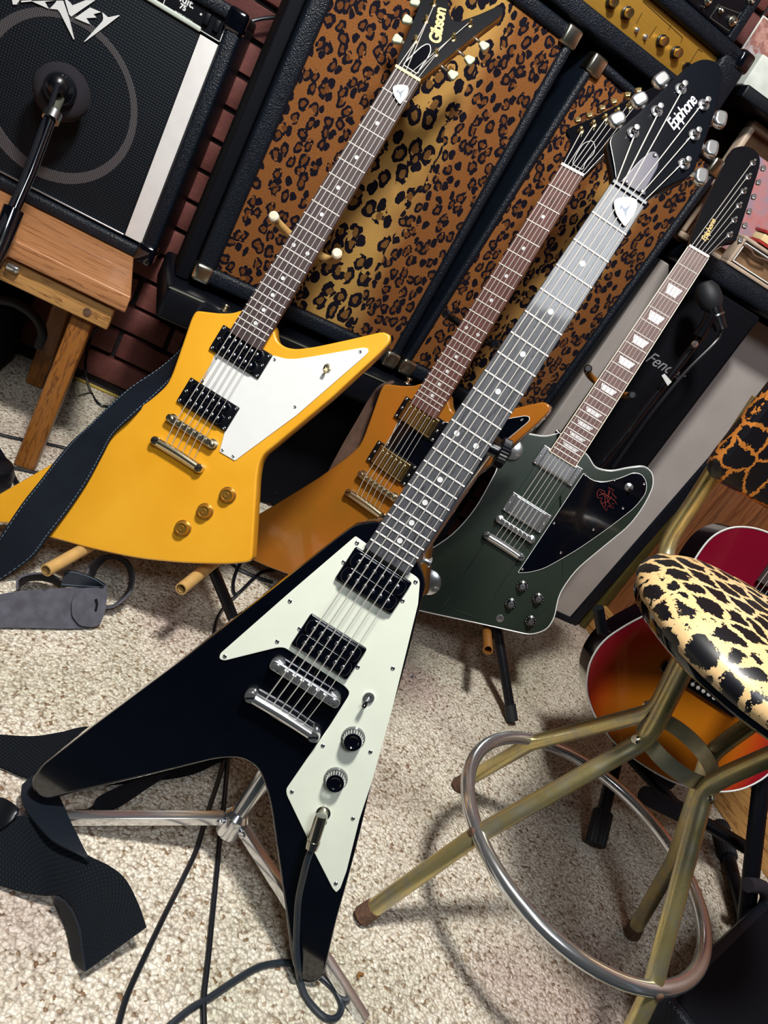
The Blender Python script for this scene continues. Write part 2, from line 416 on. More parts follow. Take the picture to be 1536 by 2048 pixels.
def ribbon(bm, A, B, th=0.002, n=8, smooth=True):
    """cloth or leather band between two edge lines, with thickness and a uv map in metres"""
    if smooth: A = catmull(A, n); B = catmull(B, n)
    A = [V(a) for a in A]; B = [V(b) for b in B]; m = len(A); uv = bm.loops.layers.uv.verify(); rows = []; L = 0
    for i in range(m):
        t = ((A[min(i + 1, m - 1)] + B[min(i + 1, m - 1)]) - (A[max(i - 1, 0)] + B[max(i - 1, 0)])).normalized()
        nn = t.cross(B[i] - A[i]).normalized() * th / 2
        if i: L += ((A[i] + B[i]) / 2 - (A[i - 1] + B[i - 1]) / 2).length
        W = (B[i] - A[i]).length; row = []
        for k in range(5):
            p = A[i].lerp(B[i], k / 4); row.append(p)
        rows.append(([bm.verts.new(p + nn) for p in row], [bm.verts.new(p - nn) for p in row], L, W))
    def face(vs, uvs):
        f = bm.faces.new(vs)
        for lp, u in zip(f.loops, uvs): lp[uv].uv = u
    for (t0, b0, L0, W0), (t1, b1, L1, W1) in zip(rows, rows[1:]):
        for k in range(4):
            u = [(L0, k * W0 / 4), (L0, (k + 1) * W0 / 4), (L1, (k + 1) * W1 / 4), (L1, k * W1 / 4)]
            face((t0[k], t0[k + 1], t1[k + 1], t1[k]), u); face((b0[k + 1], b0[k], b1[k], b1[k + 1]), [u[1], u[0], u[3], u[2]])
        face((t0[0], t1[0], b1[0], b0[0]), [(0, 0)] * 4); face((t1[4], t0[4], b0[4], b1[4]), [(0, 0)] * 4)
    for tt, bb in ((rows[0][0], rows[0][1]), (rows[-1][1], rows[-1][0])):
        for k in range(4): face((tt[k + 1], tt[k], bb[k], bb[k + 1]), [(0, 0)] * 4)
    return bm
def mesh(bm, name, mat, angle=35, flat=False):
    bmesh.ops.recalc_face_normals(bm, faces=bm.faces[:])
    me = bpy.data.meshes.new(name); bm.to_mesh(me); bm.free()
    if mat: me.materials.append(M[mat] if isinstance(mat, str) else mat)
    if not flat:
        me.shade_smooth(); me.set_sharp_from_angle(angle=math.radians(angle))
    return me
def ob(name, me, parent=None, loc=None, rot=None, scale=None):
    o = bpy.data.objects.new(name, me); C.objects.link(o)
    if parent: o.parent = parent
    if loc is not None: o.location = loc
    if rot is not None: o.rotation_euler = rot
    if scale is not None: o.scale = scale
    return o
def part(name, bm, mat, parent, loc=None, rot=None, angle=35, flat=False, label=None):
    o = ob(name, mesh(bm, name, mat, angle, flat), parent, loc, rot)
    if label: o['label'] = label
    return o
def thing(name, label, cat, Mx=None, loc=None, group=None):
    o = bpy.data.objects.new(name, None); C.objects.link(o); o.empty_display_size = .05
    if Mx is not None: o.matrix_world = Mx
    if loc is not None: o.location = loc
    o['label'] = label; o['category'] = cat
    if group: o['group'] = group
    return o
def tag(o, label, cat, group=None):
    o['label'] = label; o['category'] = cat
    if group: o['group'] = group
    return o
def struct(o): o['kind'] = 'structure'; return o
def shift(bm, d):
    for v in bm.verts: v.co -= V(d)
def textmesh(body, size, mat, name='lettering', depth=.0004, shear=0.0, bold=0.0, space=1.0):
    cu = bpy.data.curves.new(name, 'FONT'); cu.body = body; cu.size = size; cu.extrude = depth; cu.shear = shear; cu.offset = bold; cu.space_character = space
    cu.align_x = 'CENTER'; cu.align_y = 'CENTER'
    t = bpy.data.objects.new('tmp', cu); C.objects.link(t); dg = bpy.context.evaluated_depsgraph_get(); dg.update()
    me = bpy.data.meshes.new_from_object(t.evaluated_get(dg)); bpy.data.objects.remove(t); bpy.data.curves.remove(cu)
    me.name = name; me.materials.clear(); me.materials.append(M[mat]); return me
#@@END_HELPERS
# ================================================================== THE ROOM
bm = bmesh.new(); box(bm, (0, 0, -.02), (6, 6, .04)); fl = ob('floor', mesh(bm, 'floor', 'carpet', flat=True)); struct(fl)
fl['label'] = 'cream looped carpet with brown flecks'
bm = bmesh.new(); box(bm, (0, -.87, .005), (3.2, 2.54, .012), bev=.004); tag(ob('added_rug', mesh(bm, 'added_rug', 'added_rug_dark')), 'added dark teal floor covering out of view, darkening guitar reflections', 'added_rug')  # unseen dark floor covering, added so the black V-shaped guitar reflects something dark
bm = bmesh.new(); box(bm, (0, 0, 2.42), (6, 6, .04)); struct(ob('ceiling', mesh(bm, 'ceiling', 'paint_ceiling', flat=True)))
bm = bmesh.new(); box(bm, (-2.0, 0, 1.2), (.06, 6, 2.4)); struct(ob('wall_left', mesh(bm, 'wall_left', 'paint_wall', flat=True)))
bm = bmesh.new(); box(bm, (0, -2.2, 1.2), (6, .06, 2.4)); struct(ob('wall_front', mesh(bm, 'wall_front', 'paint_wall', flat=True)))
bm = bmesh.new(); box(bm, (-.35, 1.90, 1.2), (3.3, .09, 2.4)); wb = ob('wall_back', mesh(bm, 'wall_back', 'mortar', flat=True)); struct(wb)
wb['label'] = 'red brick wall with dark recessed mortar'
bme = []
for k in range(6):
    bm = bmesh.new(); box(bm, (0, 0, 0), (.196, .026, .0575), bev=.003)
    for v in bm.verts: v.co += V((random.uniform(-1, 1), random.uniform(-.6, .6), random.uniform(-1, 1))) * .0011
    bme.append(mesh(bm, 'brick', 'brick_clay', 50))
for r in range(27):
    z = .786 - .0685 * (11 - r) + .034
    for c in range(11):
        x = -1.03 + c * .207 + (.1035 if r % 2 else 0)
        if z < .02: continue
        o = ob('brick', bme[random.randrange(6)], wb, (x, 1.851 + random.uniform(-.0025, .0025), z), (random.uniform(-.01, .01), random.uniform(-.008, .008), random.uniform(-.01, .01)))
# right wall: vertical boards
WR = Matrix.Translation((1.225, 1.86, 0)) @ Matrix.Rotation(math.atan2(-.76, .205), 4, 'Z')    # local x runs along the wall towards the viewer
bm = bmesh.new(); box(bm, (1.3, .04, 1.2), (2.75, .05, 2.4)); wr = ob('wall_right', mesh(bm, 'wall_right', 'satin_black', flat=True)); wr.matrix_world = WR; struct(wr)
wr['label'] = 'brown wood board wall with fine vertical grooves'
bm = bmesh.new(); box(bm, (0, 0, 0), (.112, .02, 2.3), bev=.003); pm = mesh(bm, 'plank', 'plank_wood', 40)
for k in range(16): ob('plank', pm, wr, (.02 + k * .1145, .006, 1.2))
bm = bmesh.new(); box(bm, (.9, -.012, .045), (1.9, .016, .09), bev=.004); o = ob('baseboard_right', mesh(bm, 'baseboard_right', 'oak_apron')); o.matrix_world = WR; struct(o)
bm = bmesh.new(); box(bm, (.10, -.02, 1.15), (.07, .035, 2.3), bev=.004); o = ob('trim_1', mesh(bm, 'trim_1', 'olive_trim')); o.matrix_world = WR; struct(o)

# ================================================================== BENCH WITH THE COMBO AMPLIFIER
bt = .400
t = thing('bench', 'light oak bench carrying the black combo amplifier', 'bench', loc=(-.6, 1.6, 0))
def bx(c, s, bev=0, p=(0, 0, 0)):
    b = bmesh.new(); box(b, V(c) - V(p), s, bev=bev); return b
P0 = (-.6, 1.6, 0)
xf = onY((262, 596), 1.384).x; xb = onY((268, 521), 1.60).x; xk = xf + (xb - xf) / (1.60 - 1.384) * (1.80 - 1.384)
b_ = bmesh.new(); prism(b_, fillet([(-1.0 + .6, 1.384 - 1.6), (xf + .6, 1.384 - 1.6), (xk + .6, .20), (-1.0 + .6, .20)], .004), bt - .032, bt, .003); part('plank', b_, 'oak', t)
AYF = 1.398
ar = onY((213, 661), AYF); al = onY((229, 610), AYF)
part('apron', bx(((ar.x - 1.0) / 2, AYF + .012, (ar.z + al.z) / 2 - .004), (ar.x + 1.0, .024, al.z - ar.z - .008), .003, P0), 'oak_apron', t)
part('rail', bx(((ar.x - 1.02) / 2, AYF + .016, bt - .034), (ar.x + .98, .018, .03), .002, P0), 'oak_apron', t)
f0, f1 = onZ((24, 932)), onZ((67, 944)); rx = onY((98, 690), 1.74).x
for x, x2 in (((f0.x + f1.x) / 2, rx), (-.95, -.95)):
    lb = bx((x, f0.y + .018, (bt - .036) / 2), (f1.x - f0.x, .030, bt - .040), .004, P0)
    for v in lb.verts: v.co.y += .052 * v.co.z / bt       # legs splay out towards the floor
    part('leg', lb, 'oak_leg', t)
    part('leg', bx((x2, 1.74, (bt - .036) / 2), (f1.x - f0.x, .034, bt - .038), .004, P0), 'oak_leg', t)
q = onY((175, 624), AYF - .0005); bm = bmesh.new(); lathe(bm, [(0, .002), (.007, .0018), (.0075, 0)], 16, Matrix.Rotation(pi / 2, 4, 'X')); part('dowel', bm, 'rust', t, q - V(P0))
q = onY((26, 536), AYF - .006); part('clip', bx((0, 0, 0), (.022, .012, .012), .004), 'chrome', t, q - V(P0))

AX, AY = -.72, 1.62
t = thing('combo_amplifier', 'black combo amplifier with white side strip standing on the oak bench', 'amplifier', loc=(AX, AY, bt))
aw, ah = .545, .484
def abox(c, s, bev=0): b = bmesh.new(); box(b, c, s, bev=bev); return b
bm = bmesh.new()
box(bm, (aw / 2, .10, ah - .0125), (aw, .20, .025), bev=.007); box(bm, (aw / 2, .10, .0125), (aw, .20, .025), bev=.007)
box(bm, (.0145, .10, ah / 2), (.029, .20, ah - .02), bev=.007); box(bm, (aw - .0145, .10, ah / 2), (.029, .20, ah - .02), bev=.007)
box(bm, (aw / 2, .17, ah / 2), (aw - .02, .03, ah - .02)); part('cabinet', bm, 'tolex', t)
gx1 = aw - .066
g = part('grille', abox(((.03 + gx1) / 2, .020, .222), (gx1 - .03, .012, .392), .002), 'grille_cloth', t)
part('strip', abox((aw - .0475, .0145, .224), (.034, .012, .386), .001), 'white_strip', t, label='plain white strip')
part('edge_trim', abox(((.03 + gx1) / 2, .012, .4235), (gx1 - .03, .008, .009), .003), 'grey_white', t)
part('edge_trim', abox(((.03 + gx1) / 2, .012, .0305), (gx1 - .03, .006, .004), .0015), 'steel', t)
cp = part('control_panel', abox((aw / 2, .020, .4445), (aw - .06, .02, .049), .002), 'matte_black', t)
AM = Matrix.Translation((AX, AY, bt)) @ Matrix.Rotation(pi / 2, 4, 'X')      # local x right, y up, z towards the viewer
def amp2(p, d=0.0): return onM(AM, p, d)
# gasket ring pressing through the cloth
c0 = amp2((114, 200), -.012); bm = bmesh.new(); n = 64; R1, R2 = .142, .120
for s_ in (0,):
    vo = []; 
    for i in range(n):
        a = 2 * pi * i / n; k = .5 + .5 * math.sin(a * 1 + .6); r2 = R2 + .012 * k
        vo.append([bm.verts.new((R1 * math.cos(a), -.0135 - 0 + 0, R1 * math.sin(a))), bm.verts.new((r2 * math.cos(a), -.0135, r2 * math.sin(a))), bm.verts.new((R1 * 1.012 * math.cos(a), -.0115, R1 * 1.012 * math.sin(a))), bm.verts.new((r2 * .99 * math.cos(a), -.0115, r2 * .99 * math.sin(a)))])
    for i in range(n):
        a, b = vo[i - 1], vo[i]; bm.faces.new((a[0], b[0], b[1], a[1])); bm.faces.new((a[2], b[2], b[0], a[0])); bm.faces.new((a[1], b[1], b[3], a[3]))
o = part('gasket_ring', bm, 'gasket_ring', t, (c0.x, .0265, c0.y)); o['label'] = 'grey speaker gasket showing through the cloth'
# panel printing and switches
def line2(bm, a, b, w, z0, z1):
    a, b = V(a), V(b); d = (b - a).normalized(); n_ = V((-d.y, d.x)) * w / 2; e = d * w / 2
    prism(bm, [a - e + n_, a - e - n_, b + e - n_, b + e + n_], z0, z1)
pz = -.010
bm = bmesh.new(); x0, x1, z0, z1 = .05, aw - .040, .4235 - .0005 + .0, .4655
x1 = amp2((438, 83)).x; zb = amp2((438, 83)).y
pts = [(x0, zb), (x1, zb), (x1, zb + .037), (x0, zb + .037)]
for i in range(4): line2(bm, pts[i - 1], pts[i], .0013, 0, .0006)
xx = amp2((324, 9)).x; line2(bm, (xx, zb), (xx, zb + .037), .0013, 0, .0006)
part('panel_outline', bm, 'white_print', t, (0, .0099, 0), (pi / 2, 0, 0))
for k, (a, b) in enumerate(((415, 38), (435, 52))):
    q = amp2((a, b), -.01); part('rocker_switch', abox((q.x, .006, q.y), (.0105, .008, .019), .002), 'satin_black', t)
q = amp2((402, 29), -.01); bm = bmesh.new(); lathe(bm, [(0, .002), (.0018, .0015), (.0022, 0)], 12, Matrix.Rotation(pi / 2, 4, 'X')); part('indicator_lamp', bm, 'dot', t, (q.x, .0098, q.y))
q = amp2((363, -4), -.01); ob('lettering', textmesh('Bandit.', .0175, 'white_print', bold=.0004), t, (q.x, .0097, q.y), (pi / 2, 0, 0))
q = amp2((366, 15), -.01); ob('lettering', textmesh('75', .0115, 'white_print', bold=.0005), t, (q.x, .0097, q.y), (pi / 2, 0, 0))
q = amp2((368, 34), -.01); ob('lettering', textmesh('MADE IN U.S.A.', .005, 'white_print'), t, (q.x, .0097, q.y), (pi / 2, 0, 0))
for xk in (.06, .11, .16, .21, .26, .31):
    bm = bmesh.new(); lathe(bm, [(.010, 0), (.010, .006), (.007, .014), (0, .0145)], 20, Matrix.Rotation(pi / 2, 4, 'X')); part('knob', bm, 'plastic_black', t, (xk, .0098, .4455))
# maker's name in jagged letters
lg = crop(0, 0, 5.12)
shapes = [
    [(300, 5), (430, 0), (540, 0), (438, 12), (475, 82)],
    [(490, 83), (550, 20), (560, 0), (625, 0), (640, 40), (690, 190), (742, 398), (735, 400), (600, 130), (572, 92)],
    [(648, 0), (655, -20), (700, 20), (722, 50), (860, -5), (960, -5), (712, 165), (690, 140)],
    [(748, 180), (905, 70), (1020, 118), (940, 140), (970, 175), (865, 180), (905, 245)],
    [(1032, 120), (1092, 172), (1205, 148), (1210, 155), (1060, 270), (850, 427), (843, 423), (1035, 210), (1042, 180)],
    [(195, 0), (300, -5), (300, 8), (198, 18)],
    [(60, -210), (300, -130), (330, -60), (280, -20), (200, -40), (150, 40), (110, 40)],
    [(380, -110), (560, -30), (520, -20), (380, -50), (430, -10), (300, -8)]]
bm = bmesh.new()
for s_ in shapes: prism(bm, [tuple(amp2(p, .0)) for p in lg(s_)], 0, .003)
part('nameplate', bm, 'white_print', t, (0, -.0005 + .0135, 0), (pi / 2, 0, 0), flat=True)
for x in (.0, aw):
    for z in (0, ah):
        b = bmesh.new(); box(b, (x + (.016 if x == 0 else -.016), .016, z + (.017 if z == 0 else -.018)), (.036, .040, .040), bev=.007); part('corner_guard', b, 'gloss_black', t)

# microphone in front of the combo
t = thing('microphone', 'black microphone on a boom aimed at the combo amplifier', 'microphone', loc=onY((120, 178), 1.53))
o0 = t.location.copy(); ax = (onY((128, 188), 1.60) - onY((120, 172), 1.50)).normalized(); MQ = ax.to_track_quat('Z', 'Y').to_matrix().to_4x4()
bm = bmesh.new(); lathe(bm, [(0, .082), (.03, .078), (.044, .060), (.0475, .045), (.044, .028), (.034, .018), (.026, .016)], 32, MQ); part('windscreen', bm, 'foam', t)
bm = bmesh.new(); lathe(bm, [(.0235, .020), (.027, .012), (.027, -.002), (.022, -.012), (.0145, -.035)], 32, MQ); part('body', bm, 'gloss_black', t)
bm = bmesh.new(); lathe(bm, [(.0150, -.03), (.0165, -.034), (.0165, -.037), (.014, -.040), (.0125, -.062), (.006, -.066)], 28, MQ); part('plug_ring', bm, 'plastic_black', t)
t = thing('microphone_stand', 'black boom arm crossing the combo amplifier grille to the left edge', 'microphone stand', loc=onY((0, 500), 1.34))
q = t.location.copy()
P = [onY(p, y) - q for p, y in (((118, 195), 1.50), ((106, 222), 1.47), ((96, 252), 1.44))]
bm = bmesh.new(); tube(bm, P, .009, 12); part('clip', bm, 'grey_metal', t)
bm = bmesh.new(); tube(bm, [onY((108, 225), 1.45) - q, onY((101, 240), 1.44) - q], .014, 12); part('collar', bm, 'steel', t)
bm = bmesh.new(); tube(bm, [onY((100, 242), 1.44) - q, onY((62, 345), 1.40) - q, onY((18, 445), 1.36) - q], .0088, 14); part('boom_arm', bm, 'gloss_black', t)
bm = bmesh.new(); tube(bm, [onY((28, 418), 1.365) - q, onY((0, 490), 1.34) - q, onY((-60, 620), 1.25) - q], .0165, 14); part('boom_sleeve', bm, 'gloss_black', t)
b = onY((-60, 620), 1.25); bm = bmesh.new(); tube(bm, [b - q, V((b.x - .05, 1.25, .02)) - q], .014, 12); part('pole', bm, 'gloss_black', t)
bm = bmesh.new(); lathe(bm, [(.12, 0), (.12, .012), (.03, .022), (.016, .04), (0, .04)], 32); part('base', bm, 'satin_black', t, V((b.x - .05, 1.25, .0)) - q)
t = tag(ob('microphone_cable', None), 'thin black cable running down beside the boom arm', 'cable'); bpy.data.objects.remove(t)
bm = bmesh.new(); tube(bm, [onY((116, 166), 1.47), onY((100, 215), 1.45), onY((78, 270), 1.42), onY((40, 370), 1.38), onY((-10, 480), 1.32)], .0042, 8, smooth=6)
tag(ob('microphone_cable', mesh(bm, 'microphone_cable', 'cable')), 'thin black cable running down beside the boom arm', 'cable')

# ================================================================== SPEAKER CABINETS ON THEIR BLACK CASE
YW = Matrix.Translation((-.05, 1.485, 0)) @ Matrix.Rotation(math.radians(10.75), 4, 'Z')
t = thing('equipment_case', 'black road case with worn edges carrying the leopard cabinets', 'case', YW)
part('box', abox((.417, .145, .19), (.79, .10, .37), .006), 'matte_black', t)
part('tray', abox((.365, .075, .405), (.88, .24, .066), .010), 'satin_black', t)
part('lid', abox((-.049, .07, .79), (.024, .10, .70), .004), 'matte_black', t)
part('worn_edge', abox((.365, -.0455, .434), (.872, .003, .003), .001), 'grey_metal', t)
for x in (0.08, .72):
    for y in (.12, .17): part('foot', abox((x, y, .005), (.05, .05, .012), .003), 'rubber', t)
def cabinet(s0, s1, z0, z1, label, tilt=0.0, gz0=.487, gz1=1.113, gl=.035, gr=.02):
    W = s1 - s0; Hh = z1 - z0
    Mx = YW @ Matrix.Translation((s0, 0, z0)) @ Matrix.Rotation(tilt, 4, 'Y')
    t = thing('speaker_cabinet', label, 'speaker cabinet', Mx)
    fw = .02; bm = bmesh.new(); D = .195
    box(bm, (W / 2, D / 2, (gz0 - z0) / 2), (W, D, gz0 - z0), bev=.008); box(bm, (W / 2, D / 2, Hh - (z1 - gz1) / 2), (W, D, z1 - gz1), bev=.008)
    box(bm, (gl / 2, D / 2, Hh / 2), (gl, D, Hh - .01), bev=.008); box(bm, (W - gr / 2, D / 2, Hh / 2), (gr, D, Hh - .01), bev=.008)
    box(bm, (W / 2, D - .02, Hh / 2), (W - .01, .03, Hh - .01)); part('shell', bm, 'tolex', t)
    g = part('grille_cloth', abox((0, 0, 0), (W - gl - gr + .002, .014, gz1 - gz0 + .002), .004), 'leopard_cloth', t, ((gl + W - gr) / 2, .014, (gz0 + gz1) / 2 - z0), label='leopard print cloth')
    for x in (.0, W):
        for z in (0, Hh):
            b = bmesh.new(); box(b, (0, 0, 0), (.034, .034, .034), bev=.006)
            part('corner_guard', b, 'nickel', t, (x + (.015 if x == 0 else -.015), .013, z + (.0148 if z == 0 else -.0148)))
    for x in (.05, W - .05): part('foot', abox((x, .09, -.005), (.03, .10, .016), .003), 'rubber', t)
    return t, g
cabinet(-.035, .408, .455, 1.14, 'left leopard print speaker cabinet behind the yellow guitar neck')
_, g2 = cabinet(.418, .790, .455, 1.13, 'right leopard print speaker cabinet behind the black guitar headstock', tilt=math.radians(2.6), gl=.018)
# amplifier head with the gold panel
HM = YW @ Matrix.Translation((-.02, 0, 1.148))
t = thing('amplifier_head', 'black amplifier head with gold control panel on top of the leopard cabinets', 'amplifier', HM)
hw, hh, hd = .757, .128, .20
bm = bmesh.new(); box(bm, (hw / 2, hd / 2, .016), (hw, hd, .032), bev=.007); box(bm, (hw / 2, hd / 2, hh - .015), (hw, hd, .03), bev=.009)
box(bm, (.03, hd / 2, hh / 2), (.06, hd, hh - .01), bev=.007); box(bm, (hw - .03, hd / 2, hh / 2), (.06, hd, hh - .01), bev=.007); box(bm, (hw / 2, hd - .02, hh / 2), (hw - .02, .03, hh - .02)); part('shell', bm, 'tolex', t)
cpn = part('control_panel', abox((hw / 2 + .0, .020, .064), (hw - .115, .008, .068), .001), 'gold_panel', t, label='brushed gold control panel')
GM = HM @ Matrix.Translation((0, .016, 0)) @ Matrix.Rotation(pi / 2, 4, 'X')
def gp(p): return onM(GM, p)
for k, p in enumerate(((1222, 4), (1252, 26), (1322, 82), (1350, 105))):
    q = gp(p); bm = bmesh.new(); lathe(bm, [(.0105, 0), (.0105, .005), (.0085, .006)], 24, Matrix.Rotation(pi / 2, 4, 'X')); kb = part('knob', bm, 'plastic_black', t, (q.x, .016, q.y))
    bm = bmesh.new(); lathe(bm, [(.008, .005), (.0078, .016), (.0068, .017), (0, .0165)], 24, Matrix.Rotation(pi / 2, 4, 'X')); part('cap', bm, 'gold', kb)
for xk in (.08, .16, .24, .30):
    bm = bmesh.new(); lathe(bm, [(.0105, 0), (.0105, .005), (.0085, .006)], 24, Matrix.Rotation(pi / 2, 4, 'X')); kb = part('knob', bm, 'plastic_black', t, (xk, .016, .055))
    bm = bmesh.new(); lathe(bm, [(.008, .005), (.0078, .016), (.0068, .017), (0, .0165)], 24, Matrix.Rotation(pi / 2, 4, 'X')); part('cap', bm, 'gold', kb)
for p in ((1273, 60), (1290, 74)):
    q = gp(p); bm = bmesh.new(); lathe(bm, [(.0045, 0), (.0045, .003), (.002, .004), (.002, .009), (0, .0095)], 14, Matrix.Rotation(pi / 2, 4, 'X')); part('switch', bm, 'chrome', t, (q.x, .016, q.y))
q = gp((1372, 134)); bm = bmesh.new(); lathe(bm, [(.008, 0), (.008, .005), (.004, .0055), (.004, .002)], 18, Matrix.Rotation(pi / 2, 4, 'X')); part('input_jack', bm, 'plastic_black', t, (q.x, .016, q.y))
bm = bmesh.new()
for a, b in (((1286, 3), (1365, 75)), ((1365, 75), (1362, 85)), ((1342, 50), (1337, 60)), ((1273, 47), (1284, 26)), ((1298, 76), (1313, 53)), ((1380, 125), (1397, 98)), ((1397, 98), (1404, 104))):
    line2(bm, gp(a), gp(b), .0009, .0, .0004)
part('panel_lines', bm, 'matte_black', t, (0, .016, 0), (pi / 2, 0, 0), flat=True)
for x in (0, hw):
    for z in (0, hh):
        b = bmesh.new(); box(b, (x + (.014 if x == 0 else -.014), .014, z + (.0135 if z == 0 else -.0135)), (.036, .038, .036), bev=.009); part('corner_guard', b, 'gloss_black', t)
for x in (.06, hw - .12): part('foot', abox((x, .09, -.003), (.03, .1, .012), .003), 'rubber', t)
# rack unit on top
RM = YW @ Matrix.Translation((.02, .01, 1.148 + hh + .001))
t = thing('rack_unit', 'black unit with small knobs stacked on the gold panel amplifier head', 'amplifier', RM)
part('case', abox((.33, .09, .09), (.66, .18, .18), .006), 'satin_black', t)
part('side_rail', abox((.655, .09, .09), (.018, .19, .184), .003), 'tolex', t)
FM = RM @ Matrix.Rotation(pi / 2, 4, 'X')
for p, r in (((1464, 42), .0085), ((1440, 21), .0045), ((1414, 2), .007), ((1500, 2), .006), ((1403, 14), .002)):
    q = onM(FM, p); bm = bmesh.new(); lathe(bm, [(r, 0), (r, .002), (r * .7, .003), (r * .7, .008), (r * .3, .009), (r * .3, .007), (0, .007)], 20, Matrix.Rotation(pi / 2, 4, 'X')); part('knob', bm, 'nickel', t, (q.x, -.0005, q.y))
bm = bmesh.new()
for a, b in (((1420, 35), (1438, 8)), ((1420, 35), (1458, 62)), ((1458, 62), (1483, 24)), ((1440, 12), (1484, 28))): line2(bm, onM(FM, a), onM(FM, b), .0008, 0, .0004)
part('panel_lines', bm, 'grey_metal', t, None, (pi / 2, 0, 0), flat=True)
bm = bmesh.new(); tube(bm, [onY((480, 50), 1.79), onY((520, 38), 1.80), onY((570, 33), 1.80), onY((610, 31), 1.78)], .0035, 8, smooth=6)
tag(ob('power_cable', mesh(bm, 'power_cable', 'cable')), 'black cable across the bricks between combo amplifier and leopard cabinet', 'cable')

# ================================================================== RIGHT BACK CORNER
t = thing('cloth_panel', 'tall pale grey cloth panel with black frame in the corner', 'panel', loc=(.79, 1.72, 0))
PMt = Matrix.Translation((.79, 1.72, 0)) @ Matrix.Rotation(pi / 2, 4, 'X')
bm = bmesh.new(); prism(bm, [(.0, .02), (.385, .012), (.435, .908), (.0, .908)], -.06, 0, .003); part('cloth', bm, 'pale_cloth', t, None, (pi / 2, 0, 0))
bm = bmesh.new(); prism(bm, [(.385, .0), (.415, .0), (.467, .912), (.436, .912)], -.07, .004, .003); part('frame', bm, 'tolex', t, None, (pi / 2, 0, 0))
bm = bmesh.new(); prism(bm, [(.0, .0), (.40, .0), (.39, .018), (.0, .024)], -.07, .006, .003); part('frame', bm, 'tolex', t, None, (pi / 2, 0, 0))
CX, CY = .815, 1.60
t = thing('column_speaker', 'tall black column speaker with silver script name behind the green guitar', 'speaker', loc=(CX, CY, 0))
part('box', abox((.0965, .05, .455), (.193, .10, .91), .006), 'matte_black', t)
part('grille', abox((.0965, -.003, .455), (.175, .008, .88), .003), 'matte_black', t)
CM = Matrix.Translation((CX, CY - .0075, 0)) @ Matrix.Rotation(pi / 2, 4, 'X')
q = (onM(CM, (1292, 716)) + onM(CM, (1368, 750))) / 2
lw = (onM(CM, (1368, 750)) - onM(CM, (1290, 715))).length
me = textmesh('Fender', .036, 'silver_dim', shear=.35, depth=.0006); wx = max(v.co.x for v in me.vertices) - min(v.co.x for v in me.vertices)
ob('lettering', me, t, (q.x, -.0078, q.y), (pi / 2, 0, 0), (lw / wx,) * 3)
# second microphone with its pole
t = thing('microphone_stand', 'black pole with small white tag before the column speaker', 'microphone stand', loc=(.64, 1.47, 0))
q0 = V((.64, 1.47, 0)); 
A_ = onY((1412, 660), 1.50); B_ = onY((1205, 925), 1.47)
dd = (B_ - A_); B2 = A_ + dd * (A_.z / -dd.z) * .97
bm = bmesh.new(); tube(bm, [A_ - q0, B_ - q0, V((.66, 1.53, .02)) - q0], .008, 12); part('pole', bm, 'plastic_black', t)
bm = bmesh.new(); lathe(bm, [(.05, 0), (.05, .012), (.02, .022), (.012, .04), (0, .04)], 32); part('base', bm, 'satin_black', t, V((.66, 1.53, 0)) - q0)
bm = bmesh.new(); tube(bm, [onY((1398, 672), 1.49) - q0, onY((1412, 650), 1.49) - q0, onY((1424, 628), 1.49) - q0], [.013, .012, .014], 12); part('clip', bm, 'plastic_black', t)
bm = bmesh.new(); lathe(bm, [(0, .006), (.006, .004), (.007, 0)], 12, Matrix.Rotation(pi / 2, 4, 'X')); part('clip_screw', bm, 'chrome', t, onY((1389, 688), 1.475) - q0)
q = onY((1334, 761), 1.462); bm = bmesh.new(); pp = [onY(p, 1.46) - q for p in ((1324, 752), (1330, 748), (1344, 764), (1336, 772))]
prism(bm, [(p.x, p.z) for p in pp], -.0008, .0008); part('tag_label', bm, 'guard_white', t, q - q0, (pi / 2, 0, 0), label='small white paper tag')
q = onY((1425, 612), 1.50)
t = thing('microphone', 'black microphone hanging on the pole before the column speaker', 'microphone', loc=q)
e1 = onY((1438, 650), 1.49) - q; e2 = onY((1412, 580), 1.52) - q; MQ = (e2 - e1).to_track_quat('Z', 'Y').to_matrix().to_4x4(); L = (e2 - e1).length
bm = bmesh.new(); lathe(bm, [(.0, .052), (.015, .048), (.023, .034), (.0245, .018), (.022, .004), (.017, -.004)], 28, MQ); part('grille_ball', bm, 'rubber', t)
bm = bmesh.new(); lathe(bm, [(.0165, .0), (.0155, -.018), (.0125, -.040), (.0125, -.050)], 24, MQ); part('body', bm, 'plastic_black', t)
bm = bmesh.new(); lathe(bm, [(.0128, -.018), (.0165, -.019), (.0165, -.022), (.0128, -.023)], 24, MQ); part('ring', bm, 'steel', t)
bm = bmesh.new(); tube(bm, [onY((1440, 648), 1.49), onY((1441, 668), 1.49), onY((1425, 690), 1.48), onY((1370, 745), 1.47), onY((1300, 830), 1.46), onY((1225, 935), 1.46)], .0035, 8, smooth=6)
tag(ob('microphone_cable', mesh(bm, 'microphone_cable', 'cable')), 'thin black cable falling along the pole before the column speaker', 'cable')
